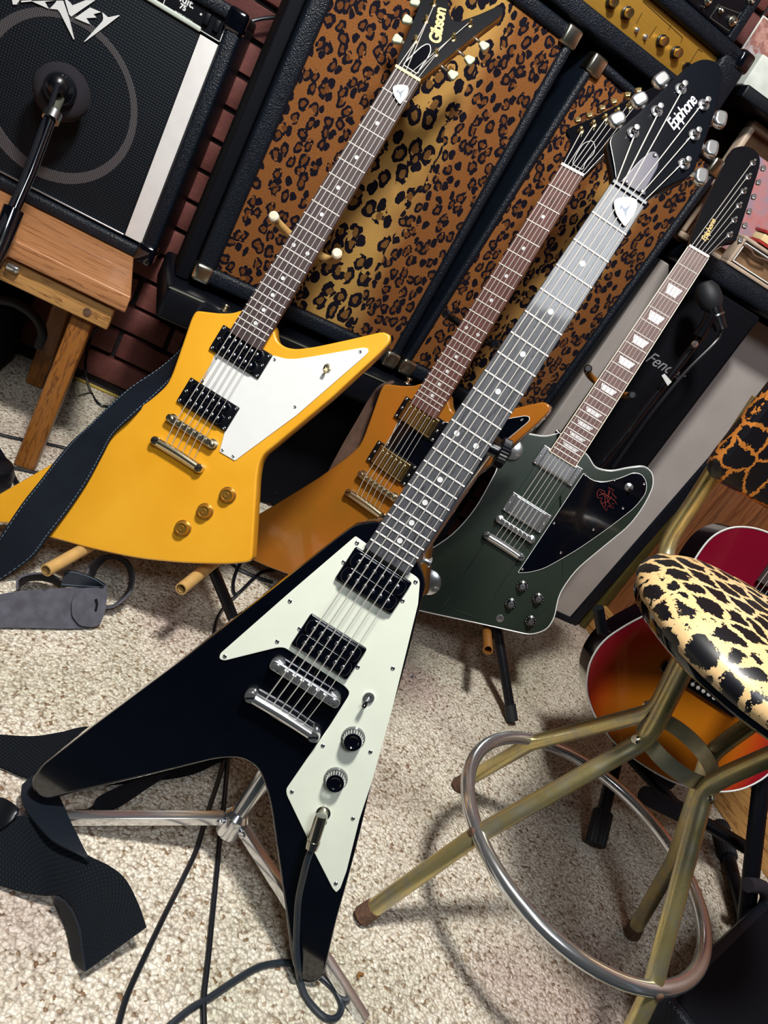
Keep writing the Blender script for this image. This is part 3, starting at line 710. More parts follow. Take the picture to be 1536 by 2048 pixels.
# shelf with the framed picture
t = thing('shelf', 'black padded shelf under the cream framed picture', 'shelf', loc=(1.05, 1.72, 0))
part('board', abox((0.05, .0, .940), (.60, .24, .044), .012), 'tolex', t)
for x in (.34,): part('post', abox((x - .02, .06, .46), (.03, .03, .916), .002), 'satin_black', t)
t = thing('shelf', 'black upper shelf holding the white box at the right edge', 'shelf', loc=(1.0, 1.74, 0))
part('board', abox((.0, .0, 1.232), (.60, .20, .024), .004), 'satin_black', t)
part('post', abox((.27, .06, 1.09), (.03, .03, .26), .002), 'satin_black', t)
part('post', abox((-.27, .075, 1.09), (.03, .03, .26), .002), 'satin_black', t)
FY = 1.70
def ringpoly(bm, x0, y0, x1, y1, w, z0, z1, bev):
    box(bm, ((x0 + x1) / 2, (y0 + w / 2), (z0 + z1) / 2), (x1 - x0, w, z1 - z0), bev=bev); box(bm, ((x0 + x1) / 2, (y1 - w / 2), (z0 + z1) / 2), (x1 - x0, w, z1 - z0), bev=bev)
    box(bm, (x0 + w / 2, (y0 + y1) / 2, (z0 + z1) / 2), (w, y1 - y0 - 2 * w + .004, z1 - z0), bev=bev); box(bm, (x1 - w / 2, (y0 + y1) / 2, (z0 + z1) / 2), (w, y1 - y0 - 2 * w + .004, z1 - z0), bev=bev)
tl = onY((1506, 238), FY); x0 = tl.x
t = thing('picture_frame', 'cream framed picture of pink and blue shapes standing on the black shelf', 'picture', loc=(x0, FY, .9625))
Hf = tl.z - .9625
bm = bmesh.new(); ringpoly(bm, .0, 0, .40, Hf, .014, -.02, .012, .005); part('frame', bm, 'cream_plastic', t, None, (pi / 2, 0, 0))
bm = bmesh.new(); box(bm, (.20, Hf / 2, -.018), (.38, Hf - .01, .006)); part('backing', bm, 'tan_card', t, None, (pi / 2, 0, 0))
bm = bmesh.new(); prism(bm, [(.055, .03), (.37, .03), (.37, Hf - .045), (.055, Hf - .045)], -.015, -.004); part('print', bm, 'art_print', t, None, (pi / 2, 0, 0))
bl = onY((1448, 527), 1.615); br_ = onY((1490, 470), 1.615)
t = thing('display_tray', 'cream rimmed tan tray with a wire hook in front of the framed picture', 'tray', loc=(bl.x, 1.615, .9625))
Ht = br_.z - .9625
bm = bmesh.new(); ringpoly(bm, .0, 0, .34, Ht, .008, -.03, .008, .003); part('rim', bm, 'cream_plastic', t, None, (pi / 2, 0, 0))
bm = bmesh.new(); ringpoly(bm, .0105, .0105, .3295, Ht - .0105, .0025, -.02, .004, .0008); part('inner_lip', bm, 'guard_white', t, None, (pi / 2, 0, 0))
bm = bmesh.new(); box(bm, (.17, Ht / 2, -.018), (.326, Ht - .012, .006)); part('backing', bm, 'tan_card', t, None, (pi / 2, 0, 0))
bm = bmesh.new(); hk = [onY(p, 1.612) - V((bl.x, 1.615, .9625)) for p in ((1478, 484), (1500, 498), (1510, 512), (1536, 522))]; tube(bm, hk, .0026, 8, smooth=5); part('hook', bm, 'rust', t)
t = thing('book', 'red covered book with cream pages lying on the tan tray', 'book', loc=(bl.x + .03, 1.615, .9625 + Ht + .001))
for zc, hc, mt, nm in ((.003, .005, 'red_board', 'cover'), (.0135, .014, 'nut_cream', 'pages'), (.0245, .006, 'red_board', 'cover')):
    part(nm, abox((.15, .012, zc), (.30 if nm == 'cover' else .295, .045 if nm == 'cover' else .040, hc), .001), mt, t)
o = bx((0, 0, 0), (.18, .11, .060), .004); o = ob('white_box', mesh(o, 'white_box', 'paper_white')); q = onY((1494, 164), 1.66); o.location = (q.x + .09, 1.725, 1.2445 + .030)
tag(o, 'white cardboard box on the upper shelf at the right edge', 'box')
q = onY((1479, 103), 1.80)
o = bx((0, 0, 0), (.16, .045, q.z - 1.2455), .003); o = ob('grey_box', mesh(o, 'grey_box', 'grey_metal')); o.location = (q.x + .06, 1.812, (q.z + 1.2445) / 2)
tag(o, 'grey box behind the white box on the upper shelf', 'box')
t = thing('art_card', 'small painted card with brown figures standing right of the rack unit', 'card', loc=(q.x, 1.80, q.z + .0005))
bm = bmesh.new(); box(bm, (.034, .036, 0), (.068, .072, .003), bev=.0008); part('board', bm, 'paper_white', t, None, (pi / 2, 0, 0))
bm = bmesh.new(); box(bm, (.034, .036, .0022), (.062, .066, .0015)); part('print', bm, 'art_card', t, None, (pi / 2, 0, 0))
#@@END_BACK
# ================================================================== GUITARS
POSE = {'V': ([0.95665, -0.27262, -0.04343], [0.12454, 0.2863, 0.94544], [-0.24505, -0.91024, 0.30718], [0.23748, 0.66547, 0.31449]),
        'Y': ([0.93881, -0.33169, 6e-05], [0.11644, 0.32978, 0.93224], [-0.30953, -0.87525, 0.34789], [0.02032, 1.11633, 0.33525]),
        'O': ([0.84037, -0.53252, 0.03274], [0.06954, 0.17073, 0.97828], [-0.52885, -0.81982, 0.1789], [0.36285, 1.26535, 0.32054]),
        'G': ([0.92279, -0.37387, 0.0054], [0.10293, 0.26802, 0.95335], [-0.3586, -0.87933, 0.28496], [0.66921, 1.3071, 0.343])}
def frame(k):
    a, b, c, t = POSE[k]; return Matrix(((a[0], b[0], c[0], t[0]), (a[1], b[1], c[1], t[1]), (a[2], b[2], c[2], t[2]), (0, 0, 0, 1)))
SL = .6287
def fu(n): return SL / 2 ** (n / 12)
def bw(u): return .043 + (.0525 - .043) * (SL - u) / (SL / 2)
RX = lambda a: Matrix.Rotation(a, 4, 'X')
# shared small meshes
SM = {}
def shared():
    b = bmesh.new(); tube(b, [(-.5, 0, 0), (.5, 0, 0)], .0011, 8); SM['fret'] = mesh(b, 'fret', 'string_steel')
    b = bmesh.new(); lathe(b, [(.0031, -.0002), (.0031, .0004), (0, .0004)], 16); SM['dot'] = mesh(b, 'dot_inlay', 'dot')
    for nm, mt in (('n', 'steel'), ('g', 'gold')):
        b = bmesh.new(); lathe(b, [(.0024, -.002), (.0026, .0006), (.0016, .0012), (0, .0013)], 12); SM['pole' + nm] = mesh(b, 'pole_piece', mt)
        b = bmesh.new(); lathe(b, [(.0022, 0), (.0024, .0006), (.0015, .0012), (0, .0006)], 12); SM['screw' + nm] = mesh(b, 'screw', mt)
shared()
def string(g, pts, r=.0006):
    b = bmesh.new(); tube(b, pts, r, 5); return part('string', b, 'string_steel', g)
def humbucker(g, cx, cu, style, ang=0.0, ring=True, zt=0.0, wd=.0905, hd=.0435):
    """style: open (black bobbins), gold / chrome cover"""
    rm = {'open': 'plastic_black', 'gold': 'plastic_black', 'chrome': 'chrome'}[style]
    p = ob('pickup', None, g, (cx, cu, zt), (0, 0, ang)); bpy.data.objects.remove(p)
    b = bmesh.new(); body_z = -.016 - zt
    if ring:
        prism(b, fillet([(-wd / 2, -hd / 2), (wd / 2, -hd / 2), (wd / 2, hd / 2), (-wd / 2, hd / 2)], .002), body_z, -.0105 - zt, .0012)
    pk = part('pickup', b if ring else box(b, (0, 0, body_z + .001), (.072, .040, .002)), rm, g, (cx, cu, zt), (0, 0, ang))
    w2, h2 = .0345, .0185
    if style == 'open':
        b = bmesh.new(); prism(b, fillet([(-w2, -h2 / 2), (w2, -h2 / 2), (w2, h2 / 2), (-w2, h2 / 2)], .008), body_z, -.0045 - zt, .001)
        bb = mesh(b, 'bobbin', 'gloss_black')
        for s in (-1, 1): ob('bobbin', bb, pk, (0, s * .0096, 0))
        for s in (-1, 1):
            for i in range(6): ob('pole_piece', SM['polen'], pk, ((i - 2.5) * .0101, s * .0096, -.0045 - zt))
    else:
        b = bmesh.new(); prism(b, fillet([(-.035, -.0190), (.035, -.0190), (.035, .0190), (-.035, .0190)], .003), body_z, -.005 - zt, .0022)
        part('cover', b, 'gold' if style == 'gold' else 'chrome', pk)
        if style == 'gold':
            for i in range(6): ob('pole_piece', SM['poleg'], pk, ((i - 2.5) * .0101, .0105, -.005 - zt))
    if ring:
        for sx in (-1, 1):
            for sy in (-1, 1): ob('screw', SM['screwn'], pk, (sx * (wd / 2 - .004), sy * (hd / 2 - .004), -.0105 - zt))
            ob('screw', SM['screwn'], pk, (sx * (wd / 2 - .0055), 0, -.0105 - zt))
    return pk
def bridge_tail(g, mt, bx0=0.0, bu=-.001, tx=0.0, tu=-.042, bang=0.0, blen=.0395, tlen=.0455, zb=-.003):
    zbody = -.016
    b = bmesh.new(); L = blen
    prism(b, fillet([(-L - .005, -.0058), (L + .005, -.0058), (L + .005, .0058), (-L - .005, .0058)], .0055), zb - .006, zb + .001, .0012)
    br = part('bridge', b, mt, g, (bx0, bu, 0), (0, 0, bang))
    for i in range(6):
        b = bmesh.new(); box(b, ((i - 2.5) * .0102, 0, zb + .0022), (.0058, .0068, .004), bev=.0008); part('saddle', b, mt, br)
    for s in (-1, 1):
        b = bmesh.new(); lathe(b, [(.0085, zbody), (.0085, zbody + .003), (.004, zbody + .004), (.004, zb)], 20, Matrix.Translation((s * .037, 0, 0))); part('thumbwheel', b, mt, br)
        b = bmesh.new(); lathe(b, [(.0042, zb + .0008), (.0042, zb + .002), (.003, zb + .0026), (0, zb + .0026)], 16, Matrix.Translation((s * .037, 0, 0))); part('post_screw', b, mt, br)
    zt = -.0075
    prof = []
    b = bmesh.new(); pts = [(-tlen + .010, 0, zt), (0, .001, zt + .0005), (tlen - .010, 0, zt)]
    tube(b, catmull(pts, 6), .0068, 18); prism(b, fillet([(-tlen, -.0075), (tlen, -.0075), (tlen, .0055), (-tlen, .0055)], .006), zt - .0045, zt - .001, .001)
    tp = part('tailpiece', b, mt, g, (tx, tu, 0), (0, 0, bang * .5))
    for s in (-1, 1):
        b = bmesh.new(); lathe(b, [(.0075, zbody), (.0075, zt + .003), (.0062, zt + .0055), (.0012, zt + .0058), (0, zt + .004)], 24, Matrix.Translation((s * (tlen - .0055), 0, 0)))
        st = part('stud', b, mt, tp)
        b = bmesh.new(); box(b, (s * (tlen - .0055), 0, zt + .0060), (.0115, .0017, .0008), rot=Matrix.Rotation(.6, 3, 'Z')) ; merge_fix = None
        part('slot', b, 'matte_black', tp)
def knob(g, x, y, mat, kind='hat', r=.0115):
    b = bmesh.new()
    if kind == 'hat':
        lathe(b, [(r * 1.12, -.0155), (r * 1.1, -.0125), (r * .95, -.0112), (r * .82, -.0045), (r * .76, -.0035), (r * .66, -.0035), (r * .60, -.0050), (r * .42, -.0050), (r * .36, -.0035), (r * .22, -.0035), (r * .16, -.0045), (0, -.0045)], 36)
        for i_ in range(30):
            a_ = 2 * pi * i_ / 30; box(b, (math.cos(a_) * r * .99, math.sin(a_) * r * .99, -.0118), (.0009, .0009, .0022))
        k = part('knob', b, mat, g, (x, y, 0))
    elif kind == 'speed':
        lathe(b, [(r * 1.12, -.0155), (r * 1.1, -.0125), (r * .98, -.0115), (r * .86, -.0005), (r * .6, 0), (r * .5, -.001), (0, -.001)], 36)
        k = part('knob', b, mat, g, (x, y, 0))
        b = bmesh.new(); lathe(b, [(r * 1.16, -.0156), (r * 1.16, -.0128), (r * 1.0, -.0112), (r * .99, -.0125), (r * 1.0, -.0154)], 36); part('skirt', b, 'clear_plastic', k)
        b = bmesh.new()
        for i in range(22):
            a = 2 * pi * i / 22; p = V((math.cos(a), math.sin(a))) * r * .88; q = V((math.cos(a), math.sin(a))) * r * .99
            tube(b, [(p.x, p.y, -.0009), (q.x, q.y, -.0085)], .00035, 4)
        part('numerals', b, 'white_print', k)
    else:
        lathe(b, [(r * 1.3, -.0155), (r * 1.25, -.013), (r * .8, -.011), (r * .74, -.003), (r * .68, -.0015), (0, -.0015)], 32)
        k = part('knob', b, 'plastic_black', g, (x, y, 0))
        b = bmesh.new(); lathe(b, [(r * .66, -.0016), (r * .66, -.0010), (r * .3, -.0006), (0, -.0012)], 28); part('cap', b, 'steel', k)
        b = bmesh.new()
        for i in range(11):
            a = pi * 2 * (i + .5) / 11; box(b, (math.cos(a) * r * 1.12, math.sin(a) * r * 1.12, -.0122), (.0007, .0012, .0006))
        part('numerals', b, 'white_print', k)
    return k
def toggle(g, x, y, tipmat='gloss_black', metal='chrome', tilt=(.2, -.5)):
    b = bmesh.new(); lathe(b, [(.0085, -.0155), (.0085, -.0145), (.0068, -.0142), (.0062, -.011), (.003, -.0105), (.003, -.012), (0, -.012)], 20); t_ = part('toggle_switch', b, metal, g, (x, y, 0))
    e = V((tilt[0] * .01, tilt[1] * .01, -.001)); b = bmesh.new(); tube(b, [(0, 0, -.0125), e * .6 + V((0, 0, -.004))], .0015, 10); part('lever', b, metal, t_)
    b = bmesh.new(); tube(b, [e * .45 + V((0, 0, -.0055)), e * .8 + V((0, 0, -.002)), e + V((0, 0, 0))], [.0022, .0030, .0026], 12); part('tip', b, tipmat, t_)
t = NT('clear_plastic'); t.base(hx('#c9cfcb')); t.set(.08); t.b.inputs['Transmission Weight'].default_value = .75; M['clear_plastic'] = t.m
def neck_parts(g, board_mat, neck_mat, inlay='dots', ulast=.168, bind=None, u0=None, nutmat='nut_white'):
    u0 = ulast + .001
    wl, wn = bw(ulast) / 2, bw(SL) / 2
    b = bmesh.new(); prism(b, [(-wl, ulast), (wl, ulast), (wn, SL), (-wn, SL)], -.0062, 0.0, .0008)
    fb = part('fretboard', b, board_mat, g)
    for n in range(1, 23): ob('fret', SM['fret'], fb, (0, fu(n), .0002), None, (bw(fu(n)) - (.003 if bind else .0008), 1, .8))
    if bind:
        b = bmesh.new()
        for s in (-1, 1): prism(b, [(s * wl, ulast), (s * (wl + .0014), ulast), (s * (wn + .0014), SL), (s * wn, SL)], -.006, .0003)
        prism(b, [(-wl - .0014, ulast - .0016), (wl + .0014, ulast - .0016), (wl + .0014, ulast), (-wl - .0014, ulast)], -.006, .0003)
        part('binding', b, bind, fb, flat=True)
    for n in (3, 5, 7, 9, 12, 15, 17, 19, 21):
        m = (fu(n) + fu(n - 1)) / 2; sp = fu(n - 1) - fu(n)
        if inlay == 'dots':
            for x in ((0,) if n != 12 else (-.0125, .0125)): ob('dot_inlay', SM['dot'], fb, (x, m, 0))
        else:
            h = sp * .30 if n < 15 else sp * .28; w_ = bw(m) / 2 * .66
            b = bmesh.new(); prism(b, [(-w_ * .72, m - h), (w_ * .72, m - h), (w_, m + h), (-w_, m + h)], -.0002, .0003); part('inlay', b, 'pearl', fb, flat=True)
    b = bmesh.new(); prism(b, fillet([(-wn - .0005, SL), (wn + .0005, SL), (wn + .0005, SL + .0048), (-wn - .0005, SL + .0048)], .001), -.006, .0018, .0008); part('nut', b, nutmat, g)
    # neck shaft, half round
    b = bmesh.new(); rows = []
    for i in range(14):
        u = u0 + (SL + .004 - u0) * i / 13; hw_ = bw(u) / 2; dp = .020 if u > .25 else .020 + (.25 - u) * .12
        rows.append([b.verts.new((-math.cos(a) * hw_, u, -.0062 - math.sin(a) * dp)) for a in [pi * k / 10 for k in range(11)]])
    for r0, r1 in zip(rows, rows[1:]):
        for k in range(10): b.faces.new((r0[k], r0[k + 1], r1[k + 1], r1[k]))
        b.faces.new((r0[10], r0[0], r1[0], r1[10]))
    b.faces.new(rows[0]); b.faces.new(rows[-1][::-1]); part('neck', b, neck_mat, g)
    return fb
def hs_frame(g, tilt):
    return Matrix.Translation((0, SL + .004, -.001)) @ RX(-tilt)
def hs_obj(name, me, hs, loc=None, rot=None, scale=None): return ob(name, me, hs, loc, rot, scale)
def tuner_post(hs, x, y, mt, r=.0062, zt=0.0):
    b = bmesh.new(); lathe(b, [(r, 0), (r, .0012), (r * .72, .0022), (r * .55, .0024), (r * .5, .0065), (r * .38, .0078), (r * .5, .0088), (r * .45, .0112), (0, .0115)], 20)
    return part('tuner', b, mt, hs, (x, y, zt))
def button(tn, dx, dy, z, kind, mt):
    """tuner button, offset from its post in headstock plane"""
    d = V((dx, dy)); L = d.length; d.normalize(); ang = math.atan2(d.y, d.x)
    b = bmesh.new(); tube(b, [(0, 0, 0), (L * .75, 0, 0)], .0022, 8)
    part('shaft', b, 'nickel' if mt == 'button_white' else mt, tn, (0, 0, z), (0, 0, ang))
    b = bmesh.new()
    if kind == 'keystone': prism(b, fillet([(-.006, -.0045), (.0055, -.0085), (.0085, -.006), (.0085, .006), (.0055, .0085), (-.006, .0045)], .002), -.0035, .0035, .002)
    elif kind == 'metal': prism(b, fillet([(-.0065, -.006), (-.002, -.0095), (.006, -.0095), (.0085, -.005), (.0085, .005), (.006, .0095), (-.002, .0095), (-.0065, .006)], .0025), -.0045, .0045, .0028)
    elif kind == 'mini': prism(b, fillet([(-.004, -.0045), (.004, -.0065), (.006, 0), (.004, .0065), (-.004, .0045)], .002), -.003, .003, .0018)
    part('button', b, mt, tn, (d.x * L, d.y * L, z), (0, 0, ang))
def guard(g, poly, mt, zt=-.0140, edge=None):
    b = bmesh.new(); prism(b, poly, -.0161, zt, .0006); p = part('pickguard', b, mt, g)
    if edge:
        b = bmesh.new(); o_ = offset_in([V(q) for q in (poly if area2([V(q) for q in poly]) > 0 else poly[::-1])], -.0009); prism(b, o_, -.0162, zt - .0003, .0004); part('guard_edge', b, edge, g)
    return p
def put_screws(g, Mx, pts, z=-.0140, kind='n'):
    for p in pts: q = onM(Mx, p, z); ob('screw', SM['screw' + kind], g, (q.x, q.y, z))
def strap_button(g, x, y, z, dirx, diry, mt):
    d = V((dirx, diry, 0)).normalized(); q = d.to_track_quat('Z', 'Y').to_matrix().to_4x4(); b = bmesh.new()
    lathe(b, [(.0065, 0), (.0055, .002), (.0032, .004), (.0032, .008), (.0062, .010), (.0060, .0115), (0, .0125)], 18, q); part('strap_button', b, mt, g, (x, y, z))

# ---------------------------------------------------------------- black V-shaped guitar
MV = frame('V'); g = thing('electric_guitar', 'glossy black V-shaped electric guitar with white pickguard on a chrome stand', 'guitar', MV)
k1 = crop(400, 1000, 3.072); k2 = crop(0, 1050, 3.072); k3 = crop(0, 1450, 2.743); k4 = crop(400, 1450, 3.072)
ol = [(833, 1118), (765, 1040, .01), (712.5, 1049, .02), (686, 1067, .02)] + k2([(1130, 820), (550, 1250), (250, 1480, .02), (195, 1560, .02), (205, 1640, .015), (280, 1690, .015), (420, 1655, .02), (900, 1540, .03)]) + \
     k3([(1200, 180, .03), (1330, 178, .02), (1420, 235, .02), (1480, 400, .02), (1530, 760, .04)]) + k4([(530, 1170, .03), (562, 1450, .02), (600, 1550, .012), (655, 1585, .01), (715, 1580, .01), (765, 1530, .012), (830, 1230, .02), (960, 760, .04)]) + \
     k1([(1110, 1500, .04), (1240, 1100, .04), (1340, 700, .03), (1383, 540, .012), (1385, 490, .01), (1368, 440, .01), (1335, 375, .01)])
poly = fillet([tuple(onM(MV, p, -.018)) + tuple(p[2:]) for p in ol], .006)
b = bmesh.new(); prism(b, poly, -.054, -.016, .003, 4); part('body', b, 'gloss_black', g)
pgv = k1([(955, 222), (1030, 275), (1280, 440), (1352, 487, .006), (1340, 640), (1180, 1290), (1060, 1720)]) + k4([(980, 580), (900, 900), (862, 1005), (838, 1030), (815, 1005), (700, 780), (532, 430, .006), (528, 395, .006), (800, 0)]) + \
    k1([(912, 1205, .006), (917, 1178, .006), (890, 1145, .006), (520, 908, .006), (480, 906, .006), (150, 988, .006), (117, 978, .004), (122, 945, .006), (560, 560)])
guard(g, fillet([tuple(onM(MV, p, -.014)) + tuple(p[2:]) for p in pgv], .002), 'guard_mint')
put_screws(g, MV, k1([(965, 263), (1325, 502), (883, 381), (1245, 618), (553, 621), (612, 791), (475, 869), (153, 960), (970, 1025), (1185, 1033), (755, 1509), (1047, 1547)]) + k4([(565, 409), (940, 573), (835, 972)]), -.0139)
for cs in ([(960, 310), (1280, 515), (1170, 685), (855, 475)], [(685, 718), (1002, 920), (895, 1095), (582, 885)]):
    qs = [onM(MV, p, -.008) for p in k1(cs)]; c = sum(qs, V((0, 0))) / 4
    pk = humbucker(g, c.x, c.y, 'open', 0, ring=False)
    b = bmesh.new(); prism(b, fillet([(-.0375, -.0215), (.0375, -.0215), (.0375, .0215), (-.0375, .0215)], .003), -.0165, -.0085, .0015); part('ring', b, 'gloss_black', pk)
qa, qb = onM(MV, (552.7, 1335.6)), onM(MV, (665.2, 1405.2)); qc, qd = onM(MV, (500, 1391), -.005), onM(MV, (628, 1476), -.005)
bridge_tail(g, 'chrome', (qa.x + qb.x) / 2, (qa.y + qb.y) / 2, (qc.x + qd.x) / 2, (qc.y + qd.y) / 2, math.atan2((qb - qa).y, (qb - qa).x), tlen=(qc - qd).length / 2 + .004, blen=.040)
TV = ((qc.x + qd.x) / 2, (qc.y + qd.y) / 2)
for p in k1([(940, 1480)]) + k4([(832, 350)]):
    q = onM(MV, p, -.005); knob(g, q.x, q.y, 'gloss_black', 'speed', .0118)
q = onM(MV, (738, 1394), -.014); toggle(g, q.x, q.y, 'gloss_black', 'chrome', (-.1, -.9))
jack = onM(MV, k4([(757, 545)])[0], -.013); b = bmesh.new(); lathe(b, [(.0085, -.0150), (.0085, -.0135), (.0065, -.0130), (.0062, -.009), (.004, -.009), (.004, -.012), (0, -.012)], 20); part('output_jack', b, 'nickel', g, (jack.x, jack.y, 0))
neck_parts(g, 'rosewood_grey', 'gloss_black', 'dots', .165, nutmat='plastic_black')
ht = math.radians(14); HL = hs_frame(g, ht); HVM = MV @ HL; HZ = 0.0
hp = crop(1200, 120, 5.486)
out = hp([(165, 1320), (150, 1180, .01), (95, 900, .008), (110, 850, .004), (130, 820, .004), (420, 580), (840, 180), (960, 60, .02), (1130, -20, .02), (1290, 20, .02), (1350, 130, .02), (1330, 250, .02), (1290, 480), (1180, 800), (1075, 1090), (1040, 1210, .006), (960, 1290, .006), (870, 1330, .01), (650, 1430, .01), (500, 1545)])
poly = fillet([tuple(onM(HVM, p, HZ)) + tuple(p[2:]) for p in out], .004)
b = bmesh.new(); prism(b, poly, -.016, 0, .0012); hs = part('headstock', b, 'headstock_black', g); hs.matrix_local = HL
posts = []
for p in hp([(370, 785), (630, 550), (893, 305), (1145, 480), (1045, 810), (932, 1130)]):
    q = onM(HVM, p, .003); posts.append((q.x, q.y)); 
tn = [tuner_post(hs, x, y, 'chrome', .0066) for x, y in posts]
for i, p in enumerate(hp([(195, 655), (440, 440), (680, 220), (1310, 640), (1215, 965), (1100, 1270)])):
    q = onM(HVM, p, -.010); button(tn[i], q.x - posts[i][0], q.y - posts[i][1], -.012, 'metal', 'chrome')
tc = hp([(225, 1335), (330, 1215, .01), (430, 1100, .01), (530, 1025, .004), (555, 1005, .006), (610, 1005, .006), (648, 1060, .006), (640, 1170, .01), (560, 1310, .01), (500, 1420), (495, 1495), (170, 1300)])
b = bmesh.new(); prism(b, fillet([tuple(onM(HVM, p, .001)) + tuple(p[2:]) for p in tc], .003), 0, .0016, .0005); part('truss_cover', b, 'purple_plate', hs)
for p in hp([(600, 1045), (287, 1335), (455, 1440)]): q = onM(HVM, p, .002); ob('screw', SM['screwn'], hs, (q.x, q.y, .0016))
a_, b_ = onM(HVM, hp([(770, 730)])[0]), onM(HVM, hp([(1010, 440)])[0]); me = textmesh('Epiphone', .017, 'silver_decal', shear=.35, bold=.0002, space=.85)
wx = max(v.co.x for v in me.vertices) - min(v.co.x for v in me.vertices); c = (a_ + b_) / 2; sc_ = (b_ - a_).length / wx * 1.12
ob('lettering', me, hs, (c.x, c.y, .0004), (0, 0, math.atan2((b_ - a_).y, (b_ - a_).x)), (sc_, sc_ * 1.25, 1))
def strings(g, HL, posts, order, ty, zt=-.004, zn=.0022, tx=0.0, r=.0006, hz=.004):
    for i in range(6):
        xs = (i - 2.5) * .0103; xn = (i - 2.5) * .0070; px, py = posts[order[i]]
        pw = HL @ V((px + (.002 if xn > px else -.002), py - .001, hz)); string(g, [(xs + tx, ty + .006, -.0085), (xs, -.002, .0032), (xn, SL + .002, zn), pw], r * (1.25 - i * .09))
strings(g, HL, posts, (0, 1, 2, 3, 4, 5), TV[1], tx=TV[0])
qv = onM(MV, (843, 1118), -.035)
strap_button(g, qv.x, qv.y, -.035, 1, .2, 'chrome')
# pick tucked under the strings
def pick(M4, p, ang, label, sz=1.0, z=.0035):
    q = onM(M4, p, z); pt = fillet([(-.013, .0115, .006), (0, .0142, .006), (.013, .0115, .006), (.0105, -.003, .012), (.001, -.0155, .003), (-.001, -.0155, .003), (-.0105, -.003, .012)], .004, 5)
    b = bmesh.new(); prism(b, [p_ * sz for p_ in pt], -.0004, .0004, .0002)
    t_ = thing('guitar_pick', label, 'pick', M4 @ Matrix.Translation((q.x, q.y, z)) @ Matrix.Rotation(ang, 4, 'Z')); part('blade', b, 'guard_white', t_)
    b = bmesh.new()
    prism(b, fillet([(-.0035, .0045), (-.0008, .0018), (.0065, .007), (.0020, .0002), (.0005, -.0085), (-.0016, -.0008), (-.0028, .0005)], .0006), .0004, .00055)
    prism(b, fillet([(-.0062, .0030), (-.0045, .0058), (-.0028, .0052), (-.0036, .0022), (-.0055, .0005)], .0008), .0004, .00055)
    part('printed_emblem', b, 'art_card_blue', t_, flat=True)
plain('art_card_blue', '#7d8696', .5, nz=.1)
pick(MV, (1251, 421), math.radians(33), 'white guitar pick under the strings by the nut of the black V-shaped guitar', 1.0)

# ---------------------------------------------------------------- yellow and amber guitars of the same angular outline
MY = frame('Y'); kB = crop(300, 560, 2.743); kA = crop(0, 560, 2.743)
olY = kB([(640, 212), (503, 165), (455, 182, .02), (380, 183, .03), (300, 173, .02), (252, 168, .006), (228, 210, .008), (165, 395), (125, 510, .03), (95, 575, .03), (20, 645, .02)]) + kA([(640, 790), (290, 1005), (0, 1172), (-205, 1290, .02), (-210, 1326, .02), (60, 1335), (265, 1410), (500, 1475, .04), (760, 1530, .04), (1000, 1553, .04), (1150, 1558, .04)]) + \
      kB([(440, 1560, .03), (560, 1546, .01), (572, 1350, .04), (588, 1080, .04), (600, 1005, .03), (625, 955, .03), (680, 912, .02), (1000, 645), (1265, 400, .01), (1315, 345, .012), (1325, 305, .01), (1280, 282, .01), (1100, 325), (900, 368, .03), (800, 380, .03), (740, 368, .02), (700, 335, .02), (686, 290, .02), (686, 240, .01)])
EX = fillet([tuple(onM(MY, p, -.018)) + tuple(p[2:]) for p in olY], .005)
guardY = kB([(357, 405), (675, 412, .01), (740, 432, .03), (800, 433, .03), (900, 418, .02), (1170, 370, .005), (1197, 375, .004), (1198, 395, .004), (1180, 415), (800, 745), (465, 992), (380, 942), (410, 830), (285, 570)])
GY = fillet([tuple(onM(MY, p, -.014)) + tuple(p[2:]) for p in guardY], .0015)
scrY = kB([(362, 428), (290, 552), (683, 437), (1153, 394), (795, 697), (397, 934), (456, 968)])
pkY = [[(400, 240), (670, 415), (595, 550), (325, 370)], [(220, 532), (495, 705), (410, 832), (145, 660)]]
PKY = []
for cs in pkY:
    qs = [onM(MY, p, -.0105) for p in kB(cs)]; PKY.append(sum(qs, V((0, 0))) / 4)
def explorer(key, label, body, mats, guardm, guard_edge, pick_style, metal, neckm, board):
    Mg = frame(key); g = thing('electric_guitar', label, 'guitar', Mg)
    b = bmesh.new(); prism(b, EX, -.054, -.016, .0035, 4); part('body', b, body, g)
    guard(g, GY, guardm, edge=guard_edge)
    for q in PKY: humbucker(g, q.x, q.y, pick_style)
    bridge_tail(g, metal, 0, -.001, 0, -.043)
    neck_parts(g, board, neckm, 'dots', .160, nutmat='nut_cream' if key == 'Y' else 'nut_white')
    for p in scrY: q = onM(MY, p, -.0140); ob('screw', SM['screwn'], g, (q.x, q.y, -.0139))
    q = onM(MY, kB([(975, 482)])[0], -.013); toggle(g, q.x, q.y, 'nut_cream' if key == 'Y' else 'amber', metal, (.1, -.8))
    for p in kA([(1243, 1180), (1117, 1270), (995, 1363)]): q = onM(MY, p, -.006); knob(g, q.x, q.y, 'gold_knob', 'hat', .0118)
    q = onM(MY, kB([(408, 178)])[0], -.035); strap_button(g, q.x, q.y, -.030, -.1, 1, metal)
    return g, Mg
g, _ = explorer('Y', 'yellow angular electric guitar with white pickguard and black strap', 'korina_yellow', None, 'guard_white', None, 'open', 'pale_gold', 'korina_dark', 'rosewood')
ht = math.radians(17); HL = hs_frame(g, ht); HM_ = MY @ HL; hp = crop(780, 0, 6.4)
